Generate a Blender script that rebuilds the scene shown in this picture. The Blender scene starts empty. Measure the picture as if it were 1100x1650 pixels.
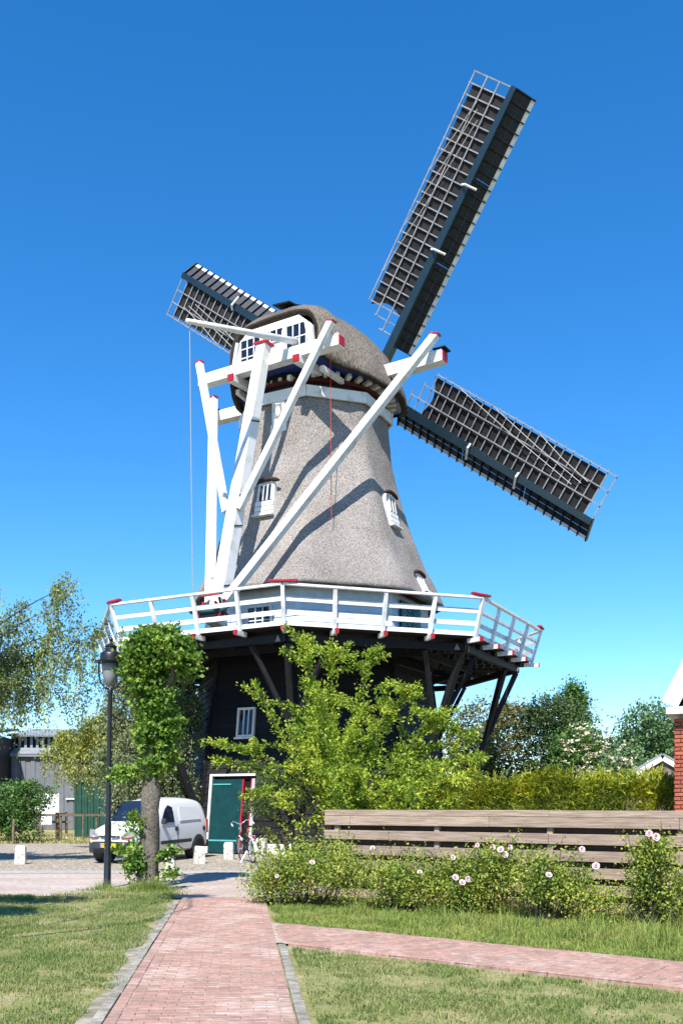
import bpy, math, random
import numpy as np
from mathutils import Vector, Matrix, noise
random.seed(7)
RNG = np.random.default_rng(11)
R = math.radians
scene = bpy.context.scene
C = scene.collection

# ------------------------------------------------------------------ camera
cam_d = bpy.data.cameras.new("camera")
cam = bpy.data.objects.new("camera", cam_d)
C.objects.link(cam)
cam.location = (0, 0, 1.6)
cam.rotation_euler = (R(90), 0, 0)
cam_d.sensor_fit = 'VERTICAL'
cam_d.sensor_height = 36
cam_d.sensor_width = 24
cam_d.lens = 33.82
cam_d.shift_y = 0.2855
cam_d.clip_start = 0.05
cam_d.clip_end = 4000
scene.camera = cam

# ------------------------------------------------------------------ light
SUN_EL = R(51)
SUN_DIR = Vector((-0.20, -0.98, 0)).normalized() * math.cos(SUN_EL) + Vector((0, 0, math.sin(SUN_EL)))
world = bpy.data.worlds.new("World")
scene.world = world
world.use_nodes = True
wn = world.node_tree.nodes
wl = world.node_tree.links
wn.clear()
sky = wn.new('ShaderNodeTexSky')
sky.sky_type = 'NISHITA'
sky.sun_disc = False
sky.sun_elevation = SUN_EL
sky.sun_rotation = math.atan2(SUN_DIR.x, SUN_DIR.y)
sky.altitude = 100
sky.air_density = 1.0
sky.dust_density = 0.0
sky.ozone_density = 6.0
hsv = wn.new('ShaderNodeHueSaturation')
hsv.inputs['Saturation'].default_value = 1.27
hsv.inputs['Value'].default_value = 1.0
bg = wn.new('ShaderNodeBackground')
bg.inputs['Strength'].default_value = 0.13
wo = wn.new('ShaderNodeOutputWorld')
wl.new(sky.outputs[0], hsv.inputs['Color'])
wl.new(hsv.outputs[0], bg.inputs['Color'])
wl.new(bg.outputs[0], wo.inputs['Surface'])
sun_d = bpy.data.lights.new("sun", 'SUN')
sun_d.energy = 5.0
sun_d.angle = R(0.53)
sun_d.color = (1.0, 0.955, 0.88)
sun = bpy.data.objects.new("sun", sun_d)
C.objects.link(sun)
sun.location = (-10, -30, 60)
sun.rotation_euler = SUN_DIR.to_track_quat('Z', 'Y').to_euler()
vs = scene.view_settings
vs.view_transform = 'Standard'
vs.look = 'None'
vs.exposure = 0.85
vs.gamma = 1.0
vs.use_curve_mapping = False
scene.cycles.max_bounces = 6
scene.cycles.transparent_max_bounces = 8

# ------------------------------------------------------------------ helpers
def tag(o, label=None, cat=None, group=None, kind=None):
    if label: o['label'] = label
    if cat: o['category'] = cat
    if group: o['group'] = group
    if kind: o['kind'] = kind
    return o

def empty(name, loc, rz=0, label=None, cat=None, group=None):
    o = bpy.data.objects.new(name, None)
    o.empty_display_size = 0.3
    o.location = loc
    o.rotation_euler = (0, 0, rz)
    C.objects.link(o)
    return tag(o, label, cat, group)

def link(name, me, parent=None):
    o = bpy.data.objects.new(name, me)
    C.objects.link(o)
    if parent is not None: o.parent = parent
    return o

def nrm(v):
    v = np.asarray(v, float)
    return v / (np.linalg.norm(v) + 1e-12)

class MB:
    def __init__(s):
        s.v = []; s.f = []
    def add(s, vs, fs):
        b = len(s.v)
        s.v.extend([tuple(map(float, p)) for p in vs])
        s.f.extend([tuple(i + b for i in f) for f in fs])
        return s
    def box(s, c, d, ax=None):
        c = np.asarray(c, float); h = np.asarray(d, float) / 2
        A = np.eye(3) if ax is None else np.array([nrm(a) for a in ax])
        vs = []
        for x in (-1, 1):
            for y in (-1, 1):
                for z in (-1, 1):
                    vs.append(c + A[0]*x*h[0] + A[1]*y*h[1] + A[2]*z*h[2])
        return s.add(vs, [(0,1,3,2),(4,6,7,5),(0,4,5,1),(2,3,7,6),(0,2,6,4),(1,5,7,3)])
    def beam(s, p0, p1, w, h, up=(0,0,1), w2=None, h2=None):
        p0 = np.asarray(p0, float); p1 = np.asarray(p1, float)
        d = nrm(p1 - p0); sd = nrm(np.cross(d, up)); u = np.cross(sd, d)
        w2 = w if w2 is None else w2; h2 = h if h2 is None else h2
        vs = []
        for p, ww, hh in ((p0, w, h), (p1, w2, h2)):
            for a, b in ((-1,-1),(1,-1),(1,1),(-1,1)):
                vs.append(p + sd*a*ww/2 + u*b*hh/2)
        return s.add(vs, [(0,1,2,3),(7,6,5,4),(0,4,5,1),(1,5,6,2),(2,6,7,3),(3,7,4,0)])
    def tube(s, pts, rad, n=8, closed=False, cap=True):
        pts = [np.asarray(p, float) for p in pts]
        m = len(pts)
        if not hasattr(rad, '__len__'): rad = [rad]*m
        ref = np.array((0.13, 0.27, 0.95))
        vs = []
        for i, p in enumerate(pts):
            a = pts[(i-1) % m] if (closed or i > 0) else p
            b = pts[(i+1) % m] if (closed or i < m-1) else p
            d = nrm(b - a)
            x = nrm(np.cross(d, ref))
            if np.linalg.norm(np.cross(d, ref)) < 0.05: x = nrm(np.cross(d, (1,0,0)))
            y = np.cross(d, x)
            for k in range(n):
                t = 2*math.pi*k/n
                vs.append(p + rad[i]*(x*math.cos(t) + y*math.sin(t)))
        fs = []
        for i in range(m if closed else m-1):
            j = (i+1) % m
            for k in range(n):
                fs.append((i*n+k, i*n+(k+1)%n, j*n+(k+1)%n, j*n+k))
        if cap and not closed:
            fs.append(tuple(range(n-1, -1, -1))); fs.append(tuple((m-1)*n+k for k in range(n)))
        return s.add(vs, fs)
    def lathe(s, prof, n=20, c=(0,0,0), ax=(0,0,1)):
        z = nrm(ax)
        x = nrm(np.cross(z, (0.3,1,0.1))); y = np.cross(z, x); c = np.asarray(c, float)
        vs = []; m = len(prof)
        for r, h in prof:
            for k in range(n):
                t = 2*math.pi*k/n
                vs.append(c + z*h + r*(x*math.cos(t)+y*math.sin(t)))
        fs = []
        for i in range(m-1):
            for k in range(n):
                fs.append((i*n+k, i*n+(k+1)%n, (i+1)*n+(k+1)%n, (i+1)*n+k))
        fs.append(tuple(range(n-1,-1,-1))); fs.append(tuple((m-1)*n+k for k in range(n)))
        return s.add(vs, fs)
    def prism(s, poly, off):
        n = len(poly); off = np.asarray(off, float)
        a = [np.asarray(p, float) for p in poly]; b = [p + off for p in a]
        fs = [tuple(range(n-1,-1,-1)), tuple(range(n, 2*n))]
        for i in range(n):
            fs.append((i, (i+1)%n, n+(i+1)%n, n+i))
        return s.add(a+b, fs)
    def mesh(s, name, mat=None, smooth=False):
        me = bpy.data.meshes.new(name)
        me.from_pydata(s.v, [], s.f)
        import bmesh
        bm = bmesh.new(); bm.from_mesh(me)
        bmesh.ops.recalc_face_normals(bm, faces=bm.faces)
        bm.to_mesh(me); bm.free()
        if mat: me.materials.append(mat)
        if smooth: me.polygons.foreach_set('use_smooth', [True]*len(me.polygons))
        return me
    def build(s, name, mat, parent=None, smooth=False, bevel=0, angle=None):
        o = link(name, s.mesh(name, mat, smooth), parent)
        if angle is not None:
            try: o.data.shade_smooth() if False else None
            except Exception: pass
            o.data.polygons.foreach_set('use_smooth', [True]*len(o.data.polygons))
            m = o.modifiers.new('edges', 'EDGE_SPLIT'); m.split_angle = R(angle)
        if bevel:
            m = o.modifiers.new('bevel', 'BEVEL'); m.width = bevel; m.segments = 2; m.limit_method = 'ANGLE'
        return o

def box(name, c, d, mat, parent=None, ax=None, bevel=0):
    return MB().box(c, d, ax).build(name, mat, parent, bevel=bevel)

def beam(name, p0, p1, w, h, mat, parent=None, up=(0,0,1), bevel=0, **k):
    return MB().beam(p0, p1, w, h, up, **k).build(name, mat, parent, bevel=bevel)

def grid_mesh(name, P, mat, smooth=True, closed_u=False):
    P = np.asarray(P, float); m, n = P.shape[:2]
    me = bpy.data.meshes.new(name)
    fs = []
    for i in range(m-1):
        for j in range(n if closed_u else n-1):
            k = (j+1) % n
            fs.append((i*n+j, i*n+k, (i+1)*n+k, (i+1)*n+j))
    me.from_pydata([tuple(p) for p in P.reshape(-1,3)], [], fs)
    me.materials.append(mat)
    if smooth: me.polygons.foreach_set('use_smooth', [True]*len(me.polygons))
    return me

# ------------------------------------------------------------------ materials
MATS = {}
def mat(name, col, col2=None, scale=6.0, rough=0.75, bump=0.0, bscale=40.0, detail=5, objvar=0.0, metal=0.0, spec=0.3, stretch=(1,1,1), lo=0.35, hi=0.65, coat=0.0):
    m = bpy.data.materials.new(name); m.use_nodes = True
    nt = m.node_tree; N = nt.nodes; L = nt.links
    b = N['Principled BSDF']
    b.inputs['Roughness'].default_value = rough
    b.inputs['Metallic'].default_value = metal
    b.inputs['Specular IOR Level'].default_value = spec
    if coat: b.inputs['Coat Weight'].default_value = coat
    tc = N.new('ShaderNodeTexCoord')
    mp = N.new('ShaderNodeMapping'); mp.inputs['Scale'].default_value = stretch
    L.new(tc.outputs['Object'], mp.inputs['Vector'])
    out = None
    if col2 is None: col2 = tuple(c*0.82 for c in col)
    nz = N.new('ShaderNodeTexNoise'); nz.inputs['Scale'].default_value = scale; nz.inputs['Detail'].default_value = detail
    L.new(mp.outputs[0], nz.inputs['Vector'])
    rp = N.new('ShaderNodeValToRGB')
    rp.color_ramp.elements[0].position = lo; rp.color_ramp.elements[1].position = hi
    rp.color_ramp.elements[0].color = (*col2, 1); rp.color_ramp.elements[1].color = (*col, 1)
    L.new(nz.outputs['Fac'], rp.inputs['Fac'])
    out = rp.outputs['Color']
    if objvar:
        oi = N.new('ShaderNodeObjectInfo')
        mr = N.new('ShaderNodeMapRange'); mr.inputs['To Min'].default_value = 1-objvar; mr.inputs['To Max'].default_value = 1+objvar
        L.new(oi.outputs['Random'], mr.inputs['Value'])
        hv = N.new('ShaderNodeHueSaturation')
        L.new(mr.outputs[0], hv.inputs['Value']); L.new(out, hv.inputs['Color'])
        # decorrelate the texture from piece to piece
        sc = N.new('ShaderNodeVectorMath'); sc.operation = 'SCALE'; sc.inputs[0].default_value = (37, 19, 53)
        L.new(oi.outputs['Random'], sc.inputs['Scale']); L.new(sc.outputs[0], mp.inputs['Location'])
        out = hv.outputs['Color']
    L.new(out, b.inputs['Base Color'])
    if bump:
        nb = N.new('ShaderNodeTexNoise'); nb.inputs['Scale'].default_value = bscale; nb.inputs['Detail'].default_value = 4
        L.new(mp.outputs[0], nb.inputs['Vector'])
        bp = N.new('ShaderNodeBump'); bp.inputs['Strength'].default_value = bump; bp.inputs['Distance'].default_value = 0.02
        L.new(nb.outputs['Fac'], bp.inputs['Height']); L.new(bp.outputs[0], b.inputs['Normal'])
    MATS[name] = m
    return m

LEAF_GAIN = 1.5
def leaf_mat(name, cols, patch=1.2, trans=0.35, rough=0.5):
    """cols: list of (pos,color); per leaf random + large patches"""
    m = bpy.data.materials.new(name); m.use_nodes = True
    nt = m.node_tree; N = nt.nodes; L = nt.links
    b = N['Principled BSDF']; out = N['Material Output']
    b.inputs['Roughness'].default_value = rough; b.inputs['Specular IOR Level'].default_value = 0.35
    g = N.new('ShaderNodeNewGeometry'); tc = N.new('ShaderNodeTexCoord')
    nz = N.new('ShaderNodeTexNoise'); nz.inputs['Scale'].default_value = patch; nz.inputs['Detail'].default_value = 2
    L.new(tc.outputs['Object'], nz.inputs['Vector'])
    mr = N.new('ShaderNodeMapRange'); mr.inputs['From Min'].default_value = 0.3; mr.inputs['From Max'].default_value = 0.7
    L.new(nz.outputs['Fac'], mr.inputs['Value'])
    mx = N.new('ShaderNodeMath'); mx.operation = 'MULTIPLY_ADD'; mx.inputs[1].default_value = 0.55
    ml = N.new('ShaderNodeMath'); ml.operation = 'MULTIPLY'; ml.inputs[1].default_value = 0.45
    L.new(mr.outputs[0], ml.inputs[0])
    L.new(g.outputs['Random Per Island'], mx.inputs[0]); L.new(ml.outputs[0], mx.inputs[2])
    rp = N.new('ShaderNodeValToRGB')
    cols = [(p, tuple(min(0.62, v*LEAF_GAIN) for v in c)) for p, c in cols]
    e = rp.color_ramp.elements
    e[0].position = cols[0][0]; e[0].color = (*cols[0][1], 1)
    e[1].position = cols[-1][0]; e[1].color = (*cols[-1][1], 1)
    for p, c in cols[1:-1]:
        n = e.new(p); n.color = (*c, 1)
    L.new(mx.outputs[0], rp.inputs['Fac']); L.new(rp.outputs['Color'], b.inputs['Base Color'])
    tr = N.new('ShaderNodeBsdfTranslucent'); ms = N.new('ShaderNodeMixShader'); ms.inputs['Fac'].default_value = trans
    L.new(rp.outputs['Color'], tr.inputs['Color'])
    L.new(b.outputs[0], ms.inputs[1]); L.new(tr.outputs[0], ms.inputs[2]); L.new(ms.outputs[0], out.inputs['Surface'])
    return m

WHITE = mat('white paint', (0.72,0.72,0.70), (0.52,0.52,0.48), 2.2, 0.5, 0.15, 30, detail=9, lo=0.30, hi=0.52)
WHITE2 = mat('white paint pieces', (0.71,0.71,0.70), (0.50,0.50,0.47), 3, 0.5, 0.12, 30, objvar=0.07, detail=9, lo=0.30, hi=0.5)
PALE = mat('pale blue white siding', (0.58,0.64,0.70), (0.50,0.56,0.62), 5, 0.55, 0.15, 25, objvar=0.05)
RED = mat('red paint', (0.42,0.015,0.028), (0.32,0.012,0.022), 6, 0.5, 0.1)
REDD = mat('red door edge', (0.5,0.02,0.04), None, 6, 0.45)
BLUE = mat('deep blue paint', (0.02,0.05,0.28), (0.015,0.04,0.2), 5, 0.5)
TEAL = mat('teal green door paint', (0.004,0.045,0.047), (0.003,0.032,0.034), 5, 0.42, 0.08, 30)
TEALL = mat('pale teal paint', (0.10,0.38,0.38), None, 5, 0.5)
TAR = mat('black tarred boards', (0.015,0.014,0.016), (0.007,0.007,0.008), 9, 0.6, 0.3, 30, stretch=(1,1,6), objvar=0.3, spec=0.22)
TARB = mat('black tarred beams', (0.012,0.012,0.014), (0.007,0.007,0.008), 6, 0.6, 0.2, 30)
DECK = mat('brown black deck planks', (0.016,0.010,0.009), (0.008,0.006,0.006), 6, 0.7, 0.2, objvar=0.3)
STOCK = mat('dark blue steel stock', (0.008,0.024,0.038), (0.006,0.019,0.030), 4, 0.35, 0.05, spec=0.5)
BOARDB = mat('dark sail boards', (0.012,0.018,0.028), (0.008,0.010,0.016), 5, 0.45, objvar=0.2)
LATH = mat('grey white lattice laths', (0.30,0.30,0.31), (0.20,0.20,0.21), 4, 0.6, objvar=0.15)
CLOTH = mat('black sail cloth', (0.017,0.0155,0.018), (0.010,0.0095,0.011), 3, 0.8, 0.35, 9)
ROPE = mat('pale rope', (0.5,0.47,0.42), None, 30, 0.9)
REDROPE = mat('red rope', (0.5,0.06,0.05), None, 30, 0.9)
GLASS = mat('dark window glass', (0.012,0.016,0.028), (0.008,0.01,0.018), 3, 0.06, spec=0.6)
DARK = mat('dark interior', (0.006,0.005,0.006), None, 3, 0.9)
CONC = mat('weathered white stone', (0.62,0.60,0.54), (0.30,0.27,0.22), 14, 0.9, 0.5, 35, lo=0.36, hi=0.55)
IRON = mat('black lamp paint', (0.012,0.012,0.016), (0.009,0.009,0.012), 6, 0.38, 0.05, spec=0.5)
FROST = mat('frosted lamp glass', (0.24,0.25,0.265), (0.19,0.20,0.215), 3, 0.35, spec=0.5)
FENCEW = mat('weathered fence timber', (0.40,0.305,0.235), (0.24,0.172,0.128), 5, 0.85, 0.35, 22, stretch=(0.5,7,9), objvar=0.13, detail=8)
FENCEB = mat('shade darkened back boards', (0.11,0.066,0.048), (0.06,0.036,0.027), 5, 0.85, 0.3, 22, stretch=(0.5,7,9), objvar=0.15)  # same fence timber, shade between the planks put into its darker colour
POSTW = mat('old post timber', (0.20,0.15,0.10), (0.11,0.085,0.06), 6, 0.9, 0.4, 20, objvar=0.2)
BARK = mat('grey tree bark', (0.19,0.165,0.135), (0.085,0.072,0.058), 26, 0.95, 0.9, 34, lo=0.35, hi=0.65)
BARKD = mat('dark bark', (0.06,0.048,0.038), (0.03,0.025,0.02), 12, 0.95, 0.8, 24)
BARKW = mat('white birch bark', (0.55,0.53,0.5), (0.10,0.09,0.085), 6, 0.85, 0.3, 20, stretch=(1,1,0.3), lo=0.3, hi=0.42)
BRICKM = mat('red clay paver', (0.32,0.168,0.128), (0.22,0.110,0.084), 22, 0.88, 0.35, 60, objvar=0.26)
def dusty(m, amount=0.55):
    """sand swept over the pavers, in patches fixed to the ground"""
    N = m.node_tree.nodes; L = m.node_tree.links
    b = N['Principled BSDF']; src = b.inputs['Base Color'].links[0].from_socket
    g = N.new('ShaderNodeNewGeometry')
    n1 = N.new('ShaderNodeTexNoise'); n1.inputs['Scale'].default_value = 0.9; n1.inputs['Detail'].default_value = 5; n1.inputs['Roughness'].default_value = 0.65
    L.new(g.outputs['Position'], n1.inputs['Vector'])
    mp = N.new('ShaderNodeMapping'); mp.inputs['Scale'].default_value = (6, 26, 1)
    L.new(g.outputs['Position'], mp.inputs['Vector'])
    n2 = N.new('ShaderNodeTexNoise'); n2.inputs['Scale'].default_value = 1.0; n2.inputs['Detail'].default_value = 3
    L.new(mp.outputs[0], n2.inputs['Vector'])
    ad = N.new('ShaderNodeMath'); ad.operation = 'ADD'; L.new(n1.outputs['Fac'], ad.inputs[0]); L.new(n2.outputs['Fac'], ad.inputs[1])
    mr = N.new('ShaderNodeMapRange'); mr.inputs['From Min'].default_value = 1.0; mr.inputs['From Max'].default_value = 1.3
    mr.inputs['To Min'].default_value = 0.20; mr.inputs['To Max'].default_value = amount+0.3
    L.new(ad.outputs[0], mr.inputs['Value'])
    mx = N.new('ShaderNodeMix'); mx.data_type = 'RGBA'
    L.new(mr.outputs[0], mx.inputs['Factor']); L.new(src, mx.inputs['A']); mx.inputs['B'].default_value = (0.50,0.40,0.34,1)
    L.new(mx.outputs['Result'], b.inputs['Base Color'])
dusty(BRICKM)
HBRICK = mat('orange red house brick', (0.40,0.11,0.065), (0.28,0.07,0.045), 18, 0.9, 0.4, 50, objvar=0.22)
MORTAR = mat('pale mortar', (0.48,0.45,0.41), None, 20, 0.95, 0.3)
JOINT = mat('sandy joint', (0.50,0.42,0.36), (0.22,0.17,0.13), 18, 0.95, 0.3)
KERB = mat('grey concrete kerb', (0.32,0.295,0.255), (0.17,0.155,0.12), 9, 0.92, 0.4, 40, objvar=0.15)

# thatch: speckled cut reed ends on the tower, streaky on the cap
def thatch_mat(name, sp, c_hi, c_lo, stretch, bump, big=0.5):
    m = bpy.data.materials.new(name); m.use_nodes = True
    N = m.node_tree.nodes; L = m.node_tree.links; b = N['Principled BSDF']
    b.inputs['Roughness'].default_value = 1.0; b.inputs['Specular IOR Level'].default_value = 0.05
    tc = N.new('ShaderNodeTexCoord'); mp = N.new('ShaderNodeMapping'); mp.inputs['Scale'].default_value = stretch
    L.new(tc.outputs['Object'], mp.inputs['Vector'])
    n1 = N.new('ShaderNodeTexNoise'); n1.inputs['Scale'].default_value = sp; n1.inputs['Detail'].default_value = 3; n1.inputs['Roughness'].default_value = 0.7
    L.new(mp.outputs[0], n1.inputs['Vector'])
    rp = N.new('ShaderNodeValToRGB'); e = rp.color_ramp.elements
    e[0].position = 0.36; e[0].color = (*c_lo,1); e[1].position = 0.60; e[1].color = (*c_hi,1)
    L.new(n1.outputs['Fac'], rp.inputs['Fac'])
    n2 = N.new('ShaderNodeTexNoise'); n2.inputs['Scale'].default_value = 0.55; n2.inputs['Detail'].default_value = 5
    L.new(tc.outputs['Object'], n2.inputs['Vector'])
    mr = N.new('ShaderNodeMapRange'); mr.inputs['From Min'].default_value = 0.3; mr.inputs['From Max'].default_value = 0.7
    mr.inputs['To Min'].default_value = 1-big*0.3; mr.inputs['To Max'].default_value = 1+big*0.22
    L.new(n2.outputs['Fac'], mr.inputs['Value'])
    hv = N.new('ShaderNodeHueSaturation'); L.new(rp.outputs[0], hv.inputs['Color']); L.new(mr.outputs[0], hv.inputs['Value'])
    L.new(hv.outputs[0], b.inputs['Base Color'])
    bp = N.new('ShaderNodeBump'); bp.inputs['Strength'].default_value = bump; bp.inputs['Distance'].default_value = 0.05
    L.new(n1.outputs['Fac'], bp.inputs['Height']); L.new(bp.outputs[0], b.inputs['Normal'])
    return m
THATCH = thatch_mat('grey reed thatch', 24.0, (0.36,0.325,0.30), (0.155,0.138,0.126), (1,1,0.7), 0.8, 0.8)
THATCHC = thatch_mat('weathered cap thatch', 30.0, (0.25,0.215,0.18), (0.07,0.058,0.048), (1,1,0.16), 1.0, 1.0)
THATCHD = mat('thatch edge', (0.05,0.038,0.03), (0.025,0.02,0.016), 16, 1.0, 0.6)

# ------------------------------------------------------------------ setting: ground, roads
def ground_mat():
    m = bpy.data.materials.new('turf soil'); m.use_nodes = True
    N = m.node_tree.nodes; L = m.node_tree.links; b = N['Principled BSDF']
    b.inputs['Roughness'].default_value = 1.0; b.inputs['Specular IOR Level'].default_value = 0.05
    g = N.new('ShaderNodeNewGeometry')
    n1 = N.new('ShaderNodeTexNoise'); n1.inputs['Scale'].default_value = 1.5; n1.inputs['Detail'].default_value = 9; n1.inputs['Roughness'].default_value = 0.72
    L.new(g.outputs['Position'], n1.inputs['Vector'])
    rp = N.new('ShaderNodeValToRGB'); e = rp.color_ramp.elements
    e[0].position = 0.36; e[0].color = (0.13,0.155,0.05,1); e[1].position = 0.72; e[1].color = (0.36,0.30,0.20,1)
    n = e.new(0.52); n.color = (0.24,0.225,0.10,1)
    L.new(n1.outputs['Fac'], rp.inputs['Fac'])
    n2 = N.new('ShaderNodeTexNoise'); n2.inputs['Scale'].default_value = 30; n2.inputs['Detail'].default_value = 4
    L.new(g.outputs['Position'], n2.inputs['Vector'])
    mr = N.new('ShaderNodeMapRange'); mr.inputs['From Min'].default_value = 0.25; mr.inputs['From Max'].default_value = 0.75
    mr.inputs['To Min'].default_value = 0.6; mr.inputs['To Max'].default_value = 1.35
    L.new(n2.outputs['Fac'], mr.inputs['Value'])
    hv = N.new('ShaderNodeHueSaturation'); L.new(rp.outputs[0], hv.inputs['Color']); L.new(mr.outputs[0], hv.inputs['Value'])
    L.new(hv.outputs[0], b.inputs['Base Color'])
    bp = N.new('ShaderNodeBump'); bp.inputs['Strength'].default_value = 0.6; bp.inputs['Distance'].default_value = 0.03
    L.new(n2.outputs['Fac'], bp.inputs['Height']); L.new(bp.outputs[0], b.inputs['Normal'])
    return m
TURF = ground_mat()

def paver_mat(name, c1, c2, mortar, bw, bh, rot, dust=0.4, bumpd=0.01):
    m = bpy.data.materials.new(name); m.use_nodes = True
    N = m.node_tree.nodes; L = m.node_tree.links; b = N['Principled BSDF']
    b.inputs['Roughness'].default_value = 0.92; b.inputs['Specular IOR Level'].default_value = 0.15
    g = N.new('ShaderNodeNewGeometry'); mp = N.new('ShaderNodeMapping'); mp.inputs['Rotation'].default_value = (0,0,rot)
    L.new(g.outputs['Position'], mp.inputs['Vector'])
    br = N.new('ShaderNodeTexBrick'); br.inputs['Scale'].default_value = 1.0
    br.inputs['Brick Width'].default_value = bw; br.inputs['Row Height'].default_value = bh; br.inputs['Mortar Size'].default_value = 0.006
    br.inputs['Color1'].default_value = (*c1,1); br.inputs['Color2'].default_value = (*c2,1); br.inputs['Mortar'].default_value = (*mortar,1)
    L.new(mp.outputs[0], br.inputs['Vector'])
    n1 = N.new('ShaderNodeTexNoise'); n1.inputs['Scale'].default_value = 0.45; n1.inputs['Detail'].default_value = 7; n1.inputs['Roughness'].default_value = 0.7
    mp2 = N.new('ShaderNodeMapping'); mp2.inputs['Scale'].default_value = (0.6, 2.2, 1)
    L.new(g.outputs['Position'], mp2.inputs['Vector']); L.new(mp2.outputs[0], n1.inputs['Vector'])
    mr = N.new('ShaderNodeMapRange'); mr.inputs['From Min'].default_value = 0.40; mr.inputs['From Max'].default_value = 0.68
    mr.inputs['To Min'].default_value = 0.1; mr.inputs['To Max'].default_value = dust+0.35
    L.new(n1.outputs['Fac'], mr.inputs['Value'])
    mx = N.new('ShaderNodeMix'); mx.data_type = 'RGBA'; L.new(mr.outputs[0], mx.inputs['Factor'])
    L.new(br.outputs['Color'], mx.inputs['A']); mx.inputs['B'].default_value = (0.46,0.41,0.37,1)
    n3 = N.new('ShaderNodeTexNoise'); n3.inputs['Scale'].default_value = 9; n3.inputs['Detail'].default_value = 6
    L.new(g.outputs['Position'], n3.inputs['Vector'])
    mr3 = N.new('ShaderNodeMapRange'); mr3.inputs['From Min'].default_value = 0.3; mr3.inputs['From Max'].default_value = 0.7
    mr3.inputs['To Min'].default_value = 0.78; mr3.inputs['To Max'].default_value = 1.2; L.new(n3.outputs['Fac'], mr3.inputs['Value'])
    hv = N.new('ShaderNodeHueSaturation'); L.new(mx.outputs['Result'], hv.inputs['Color']); L.new(mr3.outputs[0], hv.inputs['Value'])
    L.new(hv.outputs[0], b.inputs['Base Color'])
    bp = N.new('ShaderNodeBump'); bp.inputs['Strength'].default_value = 0.5; bp.inputs['Distance'].default_value = bumpd
    L.new(n3.outputs['Fac'], bp.inputs['Height']); L.new(bp.outputs[0], b.inputs['Normal'])
    return m

def cobble_mat():
    m = bpy.data.materials.new('grey brown cobbles'); m.use_nodes = True
    N = m.node_tree.nodes; L = m.node_tree.links; b = N['Principled BSDF']
    b.inputs['Roughness'].default_value = 0.9; b.inputs['Specular IOR Level'].default_value = 0.2
    g = N.new('ShaderNodeNewGeometry')
    vo = N.new('ShaderNodeTexVoronoi'); vo.inputs['Scale'].default_value = 6.5; vo.feature = 'F1'
    vd = N.new('ShaderNodeTexVoronoi'); vd.inputs['Scale'].default_value = 6.5; vd.feature = 'DISTANCE_TO_EDGE'
    for v in (vo, vd): L.new(g.outputs['Position'], v.inputs['Vector'])
    rp = N.new('ShaderNodeValToRGB'); e = rp.color_ramp.elements
    e[0].position = 0.0; e[0].color = (0.27,0.235,0.19,1); e[1].position = 1.0; e[1].color = (0.50,0.445,0.375,1)
    L.new(vo.outputs['Color'], rp.inputs['Fac'])
    mr = N.new('ShaderNodeMapRange'); mr.inputs['From Max'].default_value = 0.12; L.new(vd.outputs['Distance'], mr.inputs['Value'])
    n1 = N.new('ShaderNodeTexNoise'); n1.inputs['Scale'].default_value = 0.6; n1.inputs['Detail'].default_value = 6; L.new(g.outputs['Position'], n1.inputs['Vector'])
    mx = N.new('ShaderNodeMix'); mx.data_type = 'RGBA'; mx.inputs['A'].default_value = (0.24,0.20,0.14,1)
    L.new(mr.outputs[0], mx.inputs['Factor']); L.new(rp.outputs[0], mx.inputs['B'])
    mx2 = N.new('ShaderNodeMix'); mx2.data_type = 'RGBA'; mx2.inputs['B'].default_value = (0.36,0.29,0.21,1)
    mr2 = N.new('ShaderNodeMapRange'); mr2.inputs['From Min'].default_value = 0.45; mr2.inputs['From Max'].default_value = 0.7; mr2.inputs['To Max'].default_value = 0.8
    L.new(n1.outputs['Fac'], mr2.inputs['Value']); L.new(mr2.outputs[0], mx2.inputs['Factor']); L.new(mx.outputs['Result'], mx2.inputs['A'])
    L.new(mx2.outputs['Result'], b.inputs['Base Color'])
    bp = N.new('ShaderNodeBump'); bp.inputs['Strength'].default_value = 0.9; bp.inputs['Distance'].default_value = 0.03
    L.new(mr.outputs[0], bp.inputs['Height']); L.new(bp.outputs[0], b.inputs['Normal'])
    return m

def sheet(name, poly, z, m, kind='structure'):
    me = bpy.data.meshes.new(name)
    me.from_pydata([(x,y,z) for x,y in poly], [], [tuple(range(len(poly)))])
    me.materials.append(m)
    o = link(name, me); tag(o, kind=kind); return o

# one ground sheet, finely gridded close by so the lawn undulates a little
def ground():
    xs = np.concatenate([[-1500,-300,-100,-40], np.arange(-20, 20.1, 0.5), [40,100,300,1500]])
    ys = np.concatenate([[-300,-60,-10], np.arange(0, 60.1, 0.5), [80,120,200,400,1500]])
    P = np.zeros((len(ys), len(xs), 3))
    for i, y in enumerate(ys):
        for j, x in enumerate(xs):
            P[i,j] = (x, y, -0.030)
    o = link('ground', grid_mesh('ground', P, TURF)); tag(o, kind='structure')
ground()
DRY = mat('dry paddock grass', (0.36,0.29,0.13), (0.17,0.18,0.06), 0.5, 1.0, 0.4, 20, detail=8)
sheet('paddock', [(-60,38.5),(-5.2,39.5),(-5.2,80),(-60,80)], -0.024, DRY)
COB = cobble_mat()
sheet('cobbled_yard', [(-60,22.6),(30,22.6),(30,42),(-4,42),(-4.6,39.8),(-60,38.8)], -0.018, COB)
ROADM = paver_mat('road clinker', (0.37,0.285,0.245), (0.32,0.24,0.21), (0.34,0.30,0.26), 0.21, 0.10, 0.02, 0.45)
sheet('road', [(-60,16.5),(-5,16.95),(-2.75,16.6),(-1.2,16.3),(-0.9,17.2),(30,18.0),(30,23.4),(-60,22.9)], -0.013, ROADM)
GUT = paver_mat('grey gutter', (0.33,0.32,0.30), (0.27,0.26,0.245), (0.22,0.2,0.17), 0.3, 0.15, 0.0, 0.3)
sheet('gutter', [(-60,22.2),(30,22.6),(30,23.6),(-60,23.1)], -0.008, GUT)

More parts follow.
